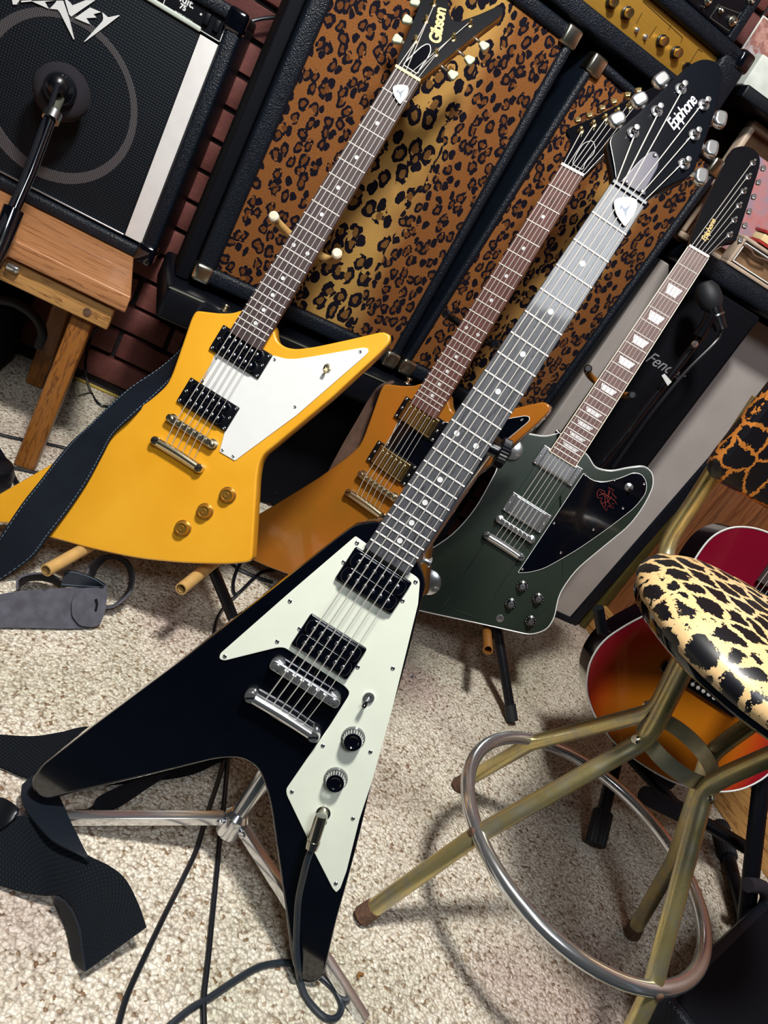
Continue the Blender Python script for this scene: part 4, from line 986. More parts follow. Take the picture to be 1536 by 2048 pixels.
out = hp([(75, 830), (115, 700, .01), (235, 420), (430, -60), (560, -460, .02), (640, -520, .02), (720, -470, .02), (735, -300), (740, 0), (765, 200, .02), (800, 260, .02), (870, 285, .02), (950, 255, .02), (1150, 185), (1370, 85, .02), (1440, 95, .01), (1450, 150, .01), (1420, 200, .01), (1000, 520), (400, 1000)])
b = bmesh.new(); pl_ = fillet([tuple(onM(HM_, p, 0)) + tuple(p[2:]) for p in out], .004); prism(b, pl_, -.016, -.0015, .001); hs = part('headstock', b, 'korina_dark', g); hs.matrix_local = HL
b = bmesh.new(); prism(b, pl_, -.0015, .0002, .0004); part('face_veneer', b, 'satin_black', hs)
posts = []
for p in hp([(330, 490), (465, 235), (565, 20), (1030, 285), (815, 465), (595, 660)]): q = onM(HM_, p, .006); posts.append((q.x, q.y))
tn = [tuner_post(hs, x, y, 'gold', .0052) for x, y in posts]
for i, p in enumerate(hp([(105, 515), (230, 265), (330, 40), (1190, 585), (1005, 765), (790, 955)])):
    q = onM(HM_, p, -.012); button(tn[i], q.x - posts[i][0], q.y - posts[i][1], -.012, 'keystone', 'button_white')
tc = hp([(165, 830), (260, 730, .01), (400, 600, .015), (470, 565, .008), (510, 575, .008), (525, 650, .01), (470, 770, .01), (400, 850, .01), (350, 950), (265, 890)])
tp_ = [onM(HM_, p, .001) for p in tc]; tp_ = fillet([tuple(a) + tuple(p[2:]) for a, p in zip(tp_, tc)], .004)
b = bmesh.new(); tube(b, [(p.x, p.y, .001) for p in tp_], .0008, 6, closed=True); part('cover_edge', b, 'guard_white', hs)
b = bmesh.new(); prism(b, tp_, 0, .0008); part('truss_cover', b, 'gloss_black', hs)
a_, b_ = onM(HM_, hp([(575, 560)])[0]), onM(HM_, hp([(650, 110)])[0]); me = textmesh('Gibson', .024, 'gold_cream', bold=.0008, shear=.1, space=.9)
wx = max(v.co.x for v in me.vertices) - min(v.co.x for v in me.vertices); c = (a_ + b_) / 2; sc_ = (b_ - a_).length / wx
ob('lettering', me, hs, (c.x, c.y, .0006), (0, 0, math.atan2((b_ - a_).y, (b_ - a_).x)), (sc_, sc_, 1))
strings(g, HL, posts, (0, 1, 2, 3, 4, 5), -.043)
pick(MY, (801, 187), math.radians(30), 'white guitar pick under the strings by the nut of the yellow guitar', .98)

g, MO = explorer('O', 'amber angular electric guitar with black pickguard behind the black guitar neck', 'amber', None, 'gloss_black', 'guard_white', 'gold', 'pale_gold', 'korina_dark', 'rosewood_red')
ht = math.radians(14); HL = hs_frame(g, ht); HM_ = MO @ HL; hp = crop(1000, 0, 2.866)
out = hp([(345, 945), (375, 890, .01), (405, 830, .01), (400, 780, .01), (375, 742, .003), (520, 680), (700, 590), (840, 520), (1000, 440, .02), (1060, 450, .02), (1040, 540, .02), (800, 720), (650, 830, .03), (480, 1010)])
b = bmesh.new(); prism(b, fillet([tuple(onM(HM_, p, 0)) + tuple(p[2:]) for p in out], .003), -.015, 0, .001); hs = part('headstock', b, 'gloss_black', g); hs.matrix_local = HL
posts = []
for p in hp([(465, 745), (537, 708), (605, 673), (677, 637), (743, 603), (815, 568)]): q = onM(HM_, p, .004); posts.append((q.x, q.y))
tn = [tuner_post(hs, x, y, 'gold', .0056) for x, y in posts]
for i, p in enumerate(hp([(447, 690), (515, 662), (587, 620), (655, 583), (732, 545), (795, 520)])):
    q = onM(HM_, p, -.010); button(tn[i], q.x - posts[i][0], q.y - posts[i][1], -.011, 'mini', 'gold')
tc = hp([(415, 940), (440, 880, .01), (480, 820, .01), (530, 803, .006), (548, 840, .008), (540, 880, .01), (490, 930, .01), (475, 975)])
tp_ = fillet([tuple(onM(HM_, p, .001)) + tuple(p[2:]) for p in tc], .004); b = bmesh.new(); tube(b, [(p.x, p.y, .0008) for p in tp_], .0005, 6, closed=True); part('cover_edge', b, 'guard_white', hs)
strings(g, HL, posts, (0, 1, 2, 3, 4, 5), -.043)

# ---------------------------------------------------------------- dark green guitar
MG = frame('G'); g = thing('electric_guitar', 'dark green electric guitar with black pickguard before the pale cloth panel', 'guitar', MG)
kG = crop(800, 560, 2.844)
olG = kG([(1060, 985), (885, 850), (905, 868, .01), (830, 888, .02), (735, 872, .03), (640, 850, .02), (560, 880, .02), (540, 960, .02), (560, 1060, .03), (430, 1300, .04), (300, 1450, .04), (60, 1600, .04), (-40, 1720, .03), (-20, 1850, .03), (120, 1885, .03), (280, 1920, .03)]) + \
      [(960, 1248, .03), (1030, 1264, .02), (1062, 1271, .02), (1095, 1260, .02), (1110, 1235, .02), (1118, 1190, .02), (1150, 1142, .03), (1210, 1092, .03), (1262, 1050, .03)] + kG([(1400, 1270, .02), (1445, 1170, .02), (1440, 1095, .02), (1390, 1052, .02), (1300, 1062, .02), (1200, 1085, .02), (1110, 1065, .02), (1080, 1010, .02)])
poly = fillet([tuple(onM(MG, p, -.018)) + tuple(p[2:]) for p in olG], .006)
b = bmesh.new(); prism(b, poly, -.050, -.0185, .003, 4); part('body', b, 'olive_green', g)
pp = [p for p in poly]
b = bmesh.new(); seg_ = [p for p in poly]; tube(b, [(p.x, p.y, -.0192) for p in offset_in(poly if area2(poly) > 0 else poly[::-1], .0008)], .0011, 6, closed=True); part('binding', b, 'guard_white', g)
wl = .038; b = bmesh.new(); prism(b, [(-wl, -.212), (wl, -.196), (wl, .165), (-wl * .98, .150)], -.020, -.0155, .002); part('raised_centre', b, 'olive_green', g)
pgG = kG([(1045, 1100), (1090, 1140, .01), (1160, 1152, .02), (1250, 1130, .02), (1330, 1095, .02), (1375, 1105, .012), (1403, 1150, .015), (1400, 1210, .02), (1340, 1290, .03), (1200, 1400, .03), (1000, 1540, .04), (820, 1640, .04), (740, 1662, .02), (672, 1665)])
guard(g, fillet([tuple(onM(MG, p, -.0150)) + tuple(p[2:]) for p in pgG], .002), 'gloss_black', -.0150, 'guard_white')
put_screws(g, MG, kG([(1055, 1108), (1220, 1137), (1388, 1160), (1268, 1298), (1100, 1420), (915, 1551), (697, 1645), (877, 1383)]), -.0149)
for cs in ([(822, 948), (1035, 1078), (978, 1170), (762, 1030)], [(645, 1215), (855, 1340), (800, 1438), (590, 1300)]):
    qs = [onM(MG, p, -.0105) for p in kG(cs)]; c = sum(qs, V((0, 0))) / 4; humbucker(g, c.x, c.y, 'chrome', wd=.0905, hd=.042)
qa, qb = onM(MG, (998.6, 1043)), onM(MG, (1063.7, 1076.4)); qc, qd = onM(MG, (972, 1073), -.005), onM(MG, (1044, 1113), -.005)
bridge_tail(g, 'chrome', (qa.x + qb.x) / 2, (qa.y + qb.y) / 2, (qc.x + qd.x) / 2, (qc.y + qd.y) / 2)
for p in ((1045, 1174), (1077, 1199), (1022, 1209), (1062, 1244)): q = onM(MG, p, -.004); knob(g, q.x, q.y, None, 'amp', .0090)
q = onM(MG, kG([(1303, 1180)])[0], -.013); toggle(g, q.x, q.y, 'gloss_black', 'chrome', (.4, -.5))
q = onM(MG, (1000, 1237), -.016); b = bmesh.new(); lathe(b, [(.008, -.0190), (.008, -.0165), (.0055, -.016), (.004, -.016), (.004, -.0185), (0, -.0185)], 18); part('output_jack', b, 'chrome', g, (q.x, q.y, 0))
for p in ((1025, 899), ): q = onM(MG, p, -.012); b = bmesh.new(); lathe(b, [(.0205, -.017), (.0205, -.012), (.014, -.010), (0, -.0095)], 32); part('rim_disc', b, 'chrome', g, (q.x, q.y, 0))
q = onM(MG, (857, 1165), -.010); b = bmesh.new(); lathe(b, [(.026, -.0185), (.026, -.012), (.020, -.0095), (0, -.009)], 36); part('rim_disc', b, 'chrome', g, (q.x, q.y, 0))
eq = kG([(1120, 1210), (1135, 1190), (1160, 1200), (1175, 1240), (1190, 1200), (1185, 1180), (1215, 1195), (1205, 1215), (1232, 1240), (1215, 1250), (1235, 1275), (1205, 1270), (1215, 1300), (1185, 1285), (1175, 1315), (1155, 1285), (1140, 1260), (1150, 1240), (1125, 1240)])
b = bmesh.new(); ep = [onM(MG, p, -.0148) for p in eq]; tube(b, [(p.x, p.y, -.0148) for p in ep], .0007, 5, closed=True)
for sg in ([(1140, 1205), (1165, 1230), (1170, 1290)], [(1195, 1195), (1180, 1250), (1200, 1290)], [(1130, 1225), (1160, 1215), (1200, 1240), (1225, 1260)], [(1150, 1270), (1180, 1262), (1205, 1232)]):
    tube(b, [(onM(MG, p, -.0148).x, onM(MG, p, -.0148).y, -.0148) for p in kG(sg)], .0006, 5)
part('red_emblem', b, 'red_decal', g)
neck_parts(g, 'rosewood_red', 'olive_green', 'trap', .166, bind='binding')
ht = math.radians(14); HL = hs_frame(g, ht); HM_ = MG @ HL; hp = crop(1400, 160, 5.12)
out = [(1379, 489)] + [(1383, 470, .01), (1412, 400, .02)] + hp([(310, 730, .01), (340, 700, .01), (430, 672, .02), (540, 695, .02), (610, 770, .02), (618, 850, .02), (590, 960), (470, 1340), (400, 1560, .01), (370, 1648, .003), (270, 1660, .02), (170, 1720, .02), (95, 1795)])
b = bmesh.new(); prism(b, fillet([tuple(onM(HM_, p, 0)) + tuple(p[2:]) for p in out], .003), -.015, 0, .001); hs = part('headstock', b, 'gloss_black', g); hs.matrix_local = HL
posts = []
for p in hp([(548, 842), (500, 985), (452, 1132), (405, 1280), (356, 1428), (309, 1580)]): q = onM(HM_, p, .004); posts.append((q.x, q.y))
tn = [tuner_post(hs, x, y, 'chrome', .0058) for x, y in posts]
for i, p in enumerate(hp([(645, 905), (595, 1047), (548, 1195), (502, 1345), (455, 1490), (410, 1640)])):
    q = onM(HM_, p, -.010); button(tn[i], q.x - posts[i][0], q.y - posts[i][1], -.011, 'mini', 'chrome')
a_, b_ = onM(HM_, hp([(30, 1650)])[0]), onM(HM_, hp([(140, 1430)])[0]); me = textmesh('Epiphone', .014, 'gold_decal', shear=.3, bold=.0003, space=.9)
wx = max(v.co.x for v in me.vertices) - min(v.co.x for v in me.vertices); c = (a_ + b_) / 2; sc_ = (b_ - a_).length / wx
ob('lettering', me, hs, (c.x, c.y, .0005), (0, 0, math.atan2((b_ - a_).y, (b_ - a_).x)), (sc_, sc_, 1))
for i in range(6):
    xs = (i - 2.5) * .0103; xn = (i - 2.5) * .0070; px, py = posts[5 - i] if False else posts[i]
    string(g, [(xs, -.036, -.0085), (xs, -.002, .0032), (xn, SL + .002, .0022), HL @ V((px - .002, py - .001, .004))], .0006 * (1.2 - i * .09))
#@@END_GUITARS
# ================================================================== STRAPS AND CABLES
def wz(px, py, z): return onZ((px, py), z)
def gw(Mg, px, py, w):
    q = onM(Mg, (px, py), w); return Mg @ V((q.x, q.y, w))
def stitches(A, B, inset, name, parent, gap=.006):
    A2 = catmull(A, 8); B2 = catmull(B, 8); b = bmesh.new(); acc = 0; on = 0
    for side in (inset, 1 - inset):
        P = [a.lerp(b_, side) for a, b_ in zip(A2, B2)]; N = []
        for i in range(len(P)):
            t_ = (P[min(i + 1, len(P) - 1)] - P[max(i - 1, 0)]).normalized(); n_ = t_.cross(B2[i] - A2[i]).normalized()
            if n_.dot(EYE - P[i]) < 0: n_ = -n_
            N.append(n_)
        for i in range(len(P) - 1):
            L = (P[i + 1] - P[i]).length; k = max(1, int(L / gap))
            for j in range(k):
                a = P[i].lerp(P[i + 1], (j + .15) / k) + N[i] * .0019; c = P[i].lerp(P[i + 1], (j + .75) / k) + N[i] * .0019
                tube(b, [a, c], .00038, 4)
    return part(name, b, 'stitch', parent)
# black leather strap of the yellow guitar
t = thing('guitar_strap', 'wide black leather strap with pale stitching hanging off the yellow guitar', 'strap', loc=(0, 0, 0))
A = [gw(MY, *p) for p in ((408, 606, -.052), (392, 622, -.062), (384, 650, -.075), (366, 695, -.10), (322, 735, -.10), (262, 775, -.055), (219, 812, -.018), (182, 848, -.008), (146, 881, -.009), (117, 914, -.006), (84, 957, -.003), (44, 1008, .002), (0, 1074, .005), (-50, 1150, .005))]
B = [gw(MY, *p) for p in ((414, 606, -.020), (396, 622, -.022), (389, 655, -.026), (376, 700, -.036), (352, 748, -.05), (318, 785, -.040), (268, 830, -.007), (228, 868, -.006), (205, 910, -.009), (175, 965, -.008), (138, 1020, -.006), (98, 1072, -.001), (62, 1118, .003), (-10, 1168, .004))]
b = bmesh.new(); ribbon(b, A, B, .003); part('band', b, 'leather', t)
stitches(A[2:], B[2:], .05, 'stitching', t)
A2 = [gw(MY, *p) for p in ((408, 606, -.052), (425, 612, -.054), (440, 622, -.05), (462, 624, -.048))]
B2 = [gw(MY, *p) for p in ((414, 606, -.020), (428, 613, -.018), (442, 624, -.02), (462, 626, -.022))]
b = bmesh.new(); ribbon(b, A2, B2, .003); part('end_tab', b, 'leather', t)
# brown suede strap of the amber guitar
t = thing('guitar_strap', 'brown suede strap hanging behind the amber guitar', 'strap', loc=(0, 0, 0))
A = [gw(MO, *p) for p in ((786, 762, -.060), (760, 772, -.062), (738, 800, -.068), (712, 845, -.072), (684, 893, -.074), (650, 960, -.075), (640, 1000, -.075))]
B = [gw(MO, *p) for p in ((788, 764, -.020), (764, 774, -.020), (750, 800, -.058), (738, 845, -.060), (722, 893, -.060), (700, 930, -.060), (690, 1000, -.060))]
b = bmesh.new(); ribbon(b, A, B, .003); part('band', b, 'brown_suede', t)
# grey suede strap on the floor
gs = crop(0, 1050, 3.072)
def fz(P, c=gs): return [onZ((q[0], q[1]), p[2]) for p, q in zip(P, c([(a[0], a[1]) for a in P]))]
t = thing('guitar_strap', 'grey suede strap lying curled on the carpet below the yellow guitar', 'strap', loc=(0, 0, 0))
A = fz([(-120, 440, .034), (0, 425, .036), (150, 402, .038), (400, 388, .040), (560, 376, .040), (652, 364, .038)])
B = fz([(-120, 630, .004), (0, 632, .004), (200, 634, .004), (430, 638, .004), (590, 622, .004), (640, 540, .010)])
b = bmesh.new(); ribbon(b, A, B, .003); part('band', b, 'grey_suede', t)
A = fz([(530, 300, .052), (560, 240, .055), (620, 195, .058), (700, 186, .06), (780, 215, .058), (822, 290, .054), (815, 380, .046), (770, 450, .036), (700, 500, .025), (640, 512, .018)])
B = fz([(575, 320, .010), (600, 265, .010), (650, 215, .014), (705, 205, .016), (765, 240, .016), (795, 310, .012), (790, 380, .010), (755, 440, .006), (700, 490, .005), (640, 500, .005)])
b = bmesh.new(); ribbon(b, A, B, .003); part('loop', b, 'grey_suede', t)
A = fz([(104, 395, .04), (108, 340, .044), (150, 310, .048), (230, 296, .050), (310, 305, .05), (375, 335, .048)])
B = fz([(118, 400, .005), (126, 372, .005), (170, 345, .006), (240, 338, .008), (310, 350, .01), (372, 378, .01)])
b = bmesh.new(); ribbon(b, A, B, .003); part('loop', b, 'grey_suede', t)
A = fz([(402, 278, .055), (460, 285, .056), (530, 305, .056), (600, 335, .054), (648, 368, .050)])
B = fz([(372, 375, .040), (430, 380, .041), (500, 382, .042), (560, 378, .041), (640, 372, .041)])
b = bmesh.new(); ribbon(b, A, B, .003); part('inner_side', b, 'leather', t, label='black leather inner side')
stitches(A, B, .10, 'stitching', t, .005)
# rounded end piece with its slot, raised on the band
o1 = fz([(500, 392, .0405), (450, 420, .036), (430, 480, .028), (435, 560, .018), (480, 622, .008), (560, 634, .005), (612, 615, .008), (642, 540, .018), (650, 440, .030), (648, 395, .038)])
cen = sum(o1, V()) / len(o1); nn = (o1[2] - o1[8]).cross(o1[5] - o1[0]).normalized(); nn = nn if nn.z > 0 or nn.dot(EYE - cen) > 0 else -nn
if nn.dot(EYE - cen) < 0: nn = -nn
ux = (o1[8] - o1[2]).normalized(); uy = nn.cross(ux); TM = Matrix((ux, uy, nn)).transposed().to_4x4(); TM.translation = cen + nn * .002
b = bmesh.new(); prism(b, fillet([((p - cen).dot(ux), (p - cen).dot(uy)) for p in o1], .006), 0, .0022, .0008); o = part('end_tab', b, 'grey_suede', t); o.matrix_local = TM
sl = fz([(557, 468, .024), (578, 462, .025), (583, 498, .020), (578, 538, .015), (560, 542, .014), (566, 500, .019)]); b = bmesh.new(); prism(b, [((p - cen).dot(ux), (p - cen).dot(uy)) for p in sl], .0018, .0026); o2 = part('slot', b, 'matte_black', o)
# wide black webbing strap, lower left
wk = crop(0, 1450, 2.743)
def wf(P): return fz(P, wk)
t = thing('guitar_strap', 'wide black woven strap sprawling on the carpet at the lower left', 'strap', loc=(0, 0, 0))
A = wf([(-160, 40, .006), (0, 55, .006), (180, 64, .006), (330, 42, .006), (500, 10, .006), (800, 40, .006), (1150, 110, .006), (1300, 170, .006)])
B = wf([(-160, 180, .006), (0, 230, .006), (140, 287, .006), (330, 330, .006), (560, 330, .006), (850, 305, .006), (1060, 268, .006), (1230, 190, .006)])
b = bmesh.new(); ribbon(b, A, B, .0025); part('band', b, 'webbing', t)
A = wf([(-120, 520, .018), (0, 525, .022), (90, 500, .026), (180, 520, .030), (330, 610, .036), (480, 715, .042), (600, 775, .046), (690, 850, .048), (760, 985, .046), (803, 1110, .040)])
B = wf([(-120, 850, .006), (0, 880, .008), (120, 915, .012), (240, 935, .018), (320, 935, .026), (385, 985, .030), (425, 1060, .030), (448, 1160, .026), (460, 1260, .022), (470, 1352, .018)])
b = bmesh.new(); ribbon(b, A, B, .0025); part('band', b, 'webbing', t)
A = wf([(300, 945, .030), (350, 965, .032), (400, 1030, .033), (435, 1120, .030), (452, 1240, .024), (470, 1350, .019)])
B = wf([(300, 975, .003), (330, 1040, .003), (365, 1120, .003), (385, 1200, .003), (400, 1275, .003), (440, 1330, .003)])
b = bmesh.new(); ribbon(b, A, B, .0025); part('backing', b, 'leather', t)
A = wf([(120, 330, .030), (118, 400, .030), (150, 480, .034), (210, 560, .040), (290, 640, .046), (400, 700, .050), (490, 742, .050)])
B = wf([(180, 275, .030), (300, 360, .030), (345, 440, .036), (385, 530, .044), (425, 610, .050), (460, 680, .052), (495, 738, .052)])
b = bmesh.new(); ribbon(b, A, B, .003); part('leather_end', b, 'leather', t)
A = wf([(512, 440, .020), (540, 395, .022), (640, 345, .018), (760, 300, .014), (920, 262, .010)])
B = wf([(525, 492, .016), (580, 482, .016), (680, 435, .014), (790, 360, .012), (930, 270, .009)])
b = bmesh.new(); ribbon(b, A, B, .003); part('leather_end', b, 'leather', t)
b = bmesh.new(); tube(b, wf([(385, 500, .012), (420, 472, .014), (480, 470, .016), (520, 445, .018)]), .0022, 8); tube(b, wf([(385, 520, .012), (430, 492, .014), (490, 492, .016), (528, 480, .018)]), .0022, 8); part('loop_ring', b, 'plastic_black', t)
A = wf([(-60, 390, .034), (20, 402, .038), (75, 432, .040), (105, 462, .040)]); B = wf([(-60, 560, .020), (0, 575, .024), (50, 540, .030), (100, 485, .036)])
b = bmesh.new(); ribbon(b, A, B, .006); part('slider', b, 'plastic_black', t)

def cable(name, label, pts, r=.0034, mat='cable', sm=8):
    b = bmesh.new(); tube(b, pts, r, 10, smooth=sm); return tag(ob(name, mesh(b, name, mat)), label, 'cable')
def fc(P, z=.0036): return [onZ(p[:2], p[2] if len(p) > 2 else z) for p in P]
cable('instrument_cable', 'black cable on the carpet, left of the two parallel runs', fc(wk([(1240, 60), (1228, 190), (1190, 330), (1130, 510), (1080, 680), (1000, 850), (900, 1050), (800, 1260), (700, 1480), (640, 1680)])))
cable('instrument_cable', 'black cable on the carpet, right of the two parallel runs', fc(wk([(1262, 60), (1250, 200), (1225, 470), (1205, 640), (1190, 800), (1165, 1050), (1140, 1300), (1118, 1500), (1120, 1680)])))
jw = MV @ V((jack.x, jack.y, -.0135)); pe = gw(MV, 623, 1697, .012)
P = [pe, gw(MV, 614, 1722, .012), gw(MV, 606, 1755, .006), gw(MV, 597, 1800, -.004), gw(MV, 594, 1850, -.008), gw(MV, 593, 1890, -.009), gw(MV, 596, 1935, -.006)] + \
    fc(k4([(612, 1560, .008), (640, 1650, .004), (690, 1725, .0036), (760, 1792, .0036), (820, 1806, .0036), (860, 1770, .0036), (868, 1710, .0036), (830, 1630, .0036), (760, 1560, .0036), (660, 1490, .0036), (560, 1464), (470, 1464), (350, 1492), (200, 1580), (60, 1675), (-60, 1745), (-200, 1860)]))
cb = thing('guitar_cable', 'dark cable with right-angle plug leading from the black V-shaped guitar', 'cable', loc=(0, 0, 0))
b = bmesh.new(); tube(b, P, .0040, 10, smooth=6); part('lead', b, 'cable_grey', cb)
top = MV @ V((jack.x, jack.y, .006)); b = bmesh.new(); tube(b, [MV @ V((jack.x, jack.y, -.012)), top], .0058, 16); part('plug_tip', b, 'nickel', cb)
el = gw(MV, 640, 1641, .011); b = bmesh.new(); tube(b, [el + (el - pe).normalized() * .006, el, el.lerp(pe, .72)], [.0066, .0072, .0070], 18); part('plug_body', b, 'nickel', cb)
b = bmesh.new(); tube(b, [el.lerp(pe, .72), el.lerp(pe, .78), pe], [.0078, .0078, .0070], 18); part('collar', b, 'nickel', cb)
cable('power_cable', 'black cable on the carpet passing behind the oak bench leg', fc([(-30, 862), (20, 874), (48, 880), (95, 888), (135, 898), (175, 915), (230, 925)]))
cable('power_cable', 'black cable on the carpet touching the foot of the oak bench leg', fc([(-20, 925), (20, 934), (70, 945), (110, 955)]), .0036)
cable('power_cable', 'short black cable running from left edge under the yellow guitar wing', fc([(-10, 890), (12, 925), (36, 972), (60, 1010)]), .005)
cable('power_cable', 'black cable looping down in front of the bricks beside the bench', [onY(p, y) for p, y in (((195, 655), 1.78), ((180, 680), 1.78), ((172, 715), 1.76), ((172, 750), 1.72))] + fc([(182, 785), (198, 808), (225, 815), (290, 825), (400, 850)]))
cable('extension_cord', 'yellow cord on the carpet along the brick wall by the bench', fc([(120, 742), (165, 762), (232, 792), (330, 832), (480, 880)]), .0042, 'yellow_cable')
cable('extension_cord', 'yellow cord on the carpet between the yellow and amber guitars', fc([(520, 890), (548, 905), (580, 918), (615, 935), (660, 950)]), .0042, 'yellow_cable')
cable('power_cable', 'black cable looping on the carpet below the yellow guitar corner', fc([(640, 1130), (540, 1140), (510, 1155), (474, 1188), (466, 1170), (476, 1135), (500, 1100)]), .0036)
cable('power_cable', 'black cable curling from under the yellow guitar towards the V-shaped guitar', fc([(455, 1120), (480, 1140), (515, 1155), (545, 1165)]), .0036)
cable('power_cable', 'black cable disappearing under the left wing of the V-shaped guitar', fc([(474, 1190), (448, 1215), (434, 1240), (428, 1270), (430, 1310)]), .0036)

# ================================================================== STANDS
def lp(a, b_, s): return a.lerp(b_, s)
def local_stand(key, label, pegs, arms, tipmat, footpts, polew=-.085, pegu=None, legdir=None, tubem='tan_rubber'):
    Mg = frame(key)
    t = thing('guitar_stand', label, 'guitar stand', loc=(0, 0, 0))
    a = gw(Mg, *pegs[0]); c = gw(Mg, *pegs[1])
    la = Mg.inverted() @ a; lc = Mg.inverted() @ c; mid = (la + lc) / 2
    back = V((mid.x, mid.y, polew))
    pts = [la, V((la.x + .002, la.y, la.z - .022)), V((la.x * .6 + mid.x * .4, mid.y, polew + .008)), back, V((lc.x * .6 + mid.x * .4, mid.y, polew + .008)), V((lc.x - .002, lc.y, lc.z - .022)), lc]
    b = bmesh.new(); tube(b, [Mg @ p for p in pts], .0068, 12, smooth=6); part('yoke', b, tubem, t)
    for p, q in ((la, pts[1]), (lc, pts[5])):
        d = (Mg @ p - Mg @ q).normalized(); b = bmesh.new(); tube(b, [Mg @ p - d * .003, Mg @ p + d * .004, Mg @ p + d * .0065], [.0080, .0080, .0055], 14); part('end_cap', b, tipmat, t)
    low = Mg @ V((0.0, -.10, polew)); hub = V((low.x, low.y + .02, low.z))
    b = bmesh.new(); tube(b, [Mg @ back, hub], .0095, 12); part('pole', b, 'satin_black', t)
    b = bmesh.new(); tube(b, [hub + V((0, 0, .02)), hub - V((0, 0, .03))], .016, 16); part('hub', b, 'plastic_black', t)
    for f in footpts:
        f = V(f); b = bmesh.new(); tube(b, [hub, lp(hub, f, .93)], .010, 12); lg_ = part('leg', b, 'satin_black', t)
        b = bmesh.new(); tube(b, [lp(hub, f, .90), f], .0125, 12); part('rubber_foot', b, 'rubber', lg_)
    for tip, root in arms:
        d = (root - tip).normalized(); b = bmesh.new()
        # hollow foam tube
        n = 14; Rr = .0098; up = V((0, 0, 1)); sd = d.cross(up).normalized(); up = sd.cross(d); L = (root - tip).length + .05; rg = []
        for s_, r_ in ((0, .0075), (0, Rr), (L, Rr), (L, .0075), (.002, .0072)): rg.append([b.verts.new(tip + d * s_ + (up * math.cos(2 * pi * k / n) + sd * math.sin(2 * pi * k / n)) * r_) for k in range(n)])
        for r0, r1 in zip(rg, rg[1:]):
            for k in range(n): b.faces.new((r0[k - 1], r0[k], r1[k], r1[k - 1]))
        part('cradle_arm', b, tubem, t)
        b = bmesh.new(); tube(b, [root + d * .03, V((hub.x, hub.y, hub.z))], .007, 8); part('cradle_rod', b, 'satin_black', t)
    return t
local_stand('Y', 'black tripod stand with tan padded arms holding the yellow guitar', ((548, 434, -.012), (674, 508, -.012)), [(onY((92, 1141), 1.0), onY((165, 1100), 1.075)), (onY((362, 1178), 1.0), onY((415, 1135), 1.08))], 'peg_tip', [(.255, 1.10, .008), (-.16, 1.33, .008), (.27, 1.42, .008)])
local_stand('O', 'black tripod stand holding the amber guitar, mostly hidden', ((893, 628, -.012), (990, 688, -.012)), [], 'plastic_black', [(.44, 1.15, .008), (.23, 1.40, .008), (.56, 1.42, .008)], tubem='plastic_black')
local_stand('G', 'black tripod stand with tan padded arms holding the dark green guitar', ((1176, 738, -.012), (1263, 790, -.012)), [(onY((976, 1300), 1.165), onY((974, 1272), 1.235)), (onY((800, 1245), 1.17), onY((800, 1217), 1.24))], 'plastic_black', [(.845, 1.173, .008), (.50, 1.33, .008), (.86, 1.47, .008)], tubem='tan_dark')
t = thing('guitar_stand', 'chrome tripod stand under the black V-shaped guitar', 'guitar stand', loc=(0, 0, 0))
hub = gw(MV, 470, 1640, -.095); ptop = gw(MV, 985, 880, -.085)
b = bmesh.new(); tube(b, [hub, ptop], .0105, 20); part('pole', b, 'chrome', t)
d = (ptop - hub).normalized()
b = bmesh.new(); tube(b, [hub - d * .022, hub - d * .018, hub + d * .006, hub + d * .012], [.014, .0165, .0165, .012], 24); part('hub', b, 'chrome', t)
feet = [onZ((25, 1636), .006), onZ((728, 2040), .004), V((hub.x + .10, hub.y + .20, .004))]
for f in feet:
    st = hub + (V((f.x, f.y, hub.z)) - hub).normalized() * .016; dv = (f - st); L = dv.length; X_ = dv.normalized(); Zt = V((0, 0, 1)); Y_ = Zt.cross(X_).normalized(); Z_ = X_.cross(Y_)
    LM = Matrix((X_, Y_, Z_)).transposed().to_4x4(); LM.translation = st + dv / 2
    b = bmesh.new(); box(b, (0, -.0055, 0), (L, .0012, .013), bev=.0004); box(b, (0, .0055, 0), (L, .0012, .013), bev=.0004); box(b, (0, 0, .006), (L, .012, .0012), bev=.0004); o = part('leg', b, 'chrome', t); o.matrix_local = LM
    b = bmesh.new(); lathe(b, [(0, .009), (.004, .0085), (.005, .007), (.005, -.007), (.004, -.0085), (0, -.009)], 14, Matrix.Translation((-L / 2 + .004, 0, 0)) @ RX(pi / 2)); part('rivet', b, 'chrome', o)
# yoke with its knurled black knob
yk = [gw(MV, 1010, 905, -.03), gw(MV, 1000, 900, -.055), ptop, gw(MV, 935, 868, -.060), gw(MV, 925, 862, -.045)]
b = bmesh.new(); tube(b, yk, .0075, 12, smooth=6); part('yoke', b, 'plastic_black', t)
ka = gw(MV, 976, 893, -.032); kb_ = gw(MV, 1008, 908, -.032); dk = (kb_ - ka).normalized()
b = bmesh.new(); tube(b, [ka, ka.lerp(kb_, .75)], .0085, 20); part('sleeve', b, 'plastic_black', t)
b = bmesh.new(); KM = dk.to_track_quat('Z', 'Y').to_matrix().to_4x4(); KM.translation = ka.lerp(kb_, .62)
n = 56; rr = [(.0175 if i % 2 else .0163) for i in range(n)]
poly = [V((rr[i] * math.cos(2 * pi * i / n), rr[i] * math.sin(2 * pi * i / n))) for i in range(n)]; prism(b, poly, 0, .011, .0012, 1)
for v in b.verts: v.co = KM @ v.co
part('knurled_knob', b, 'satin_black', t, flat=True)

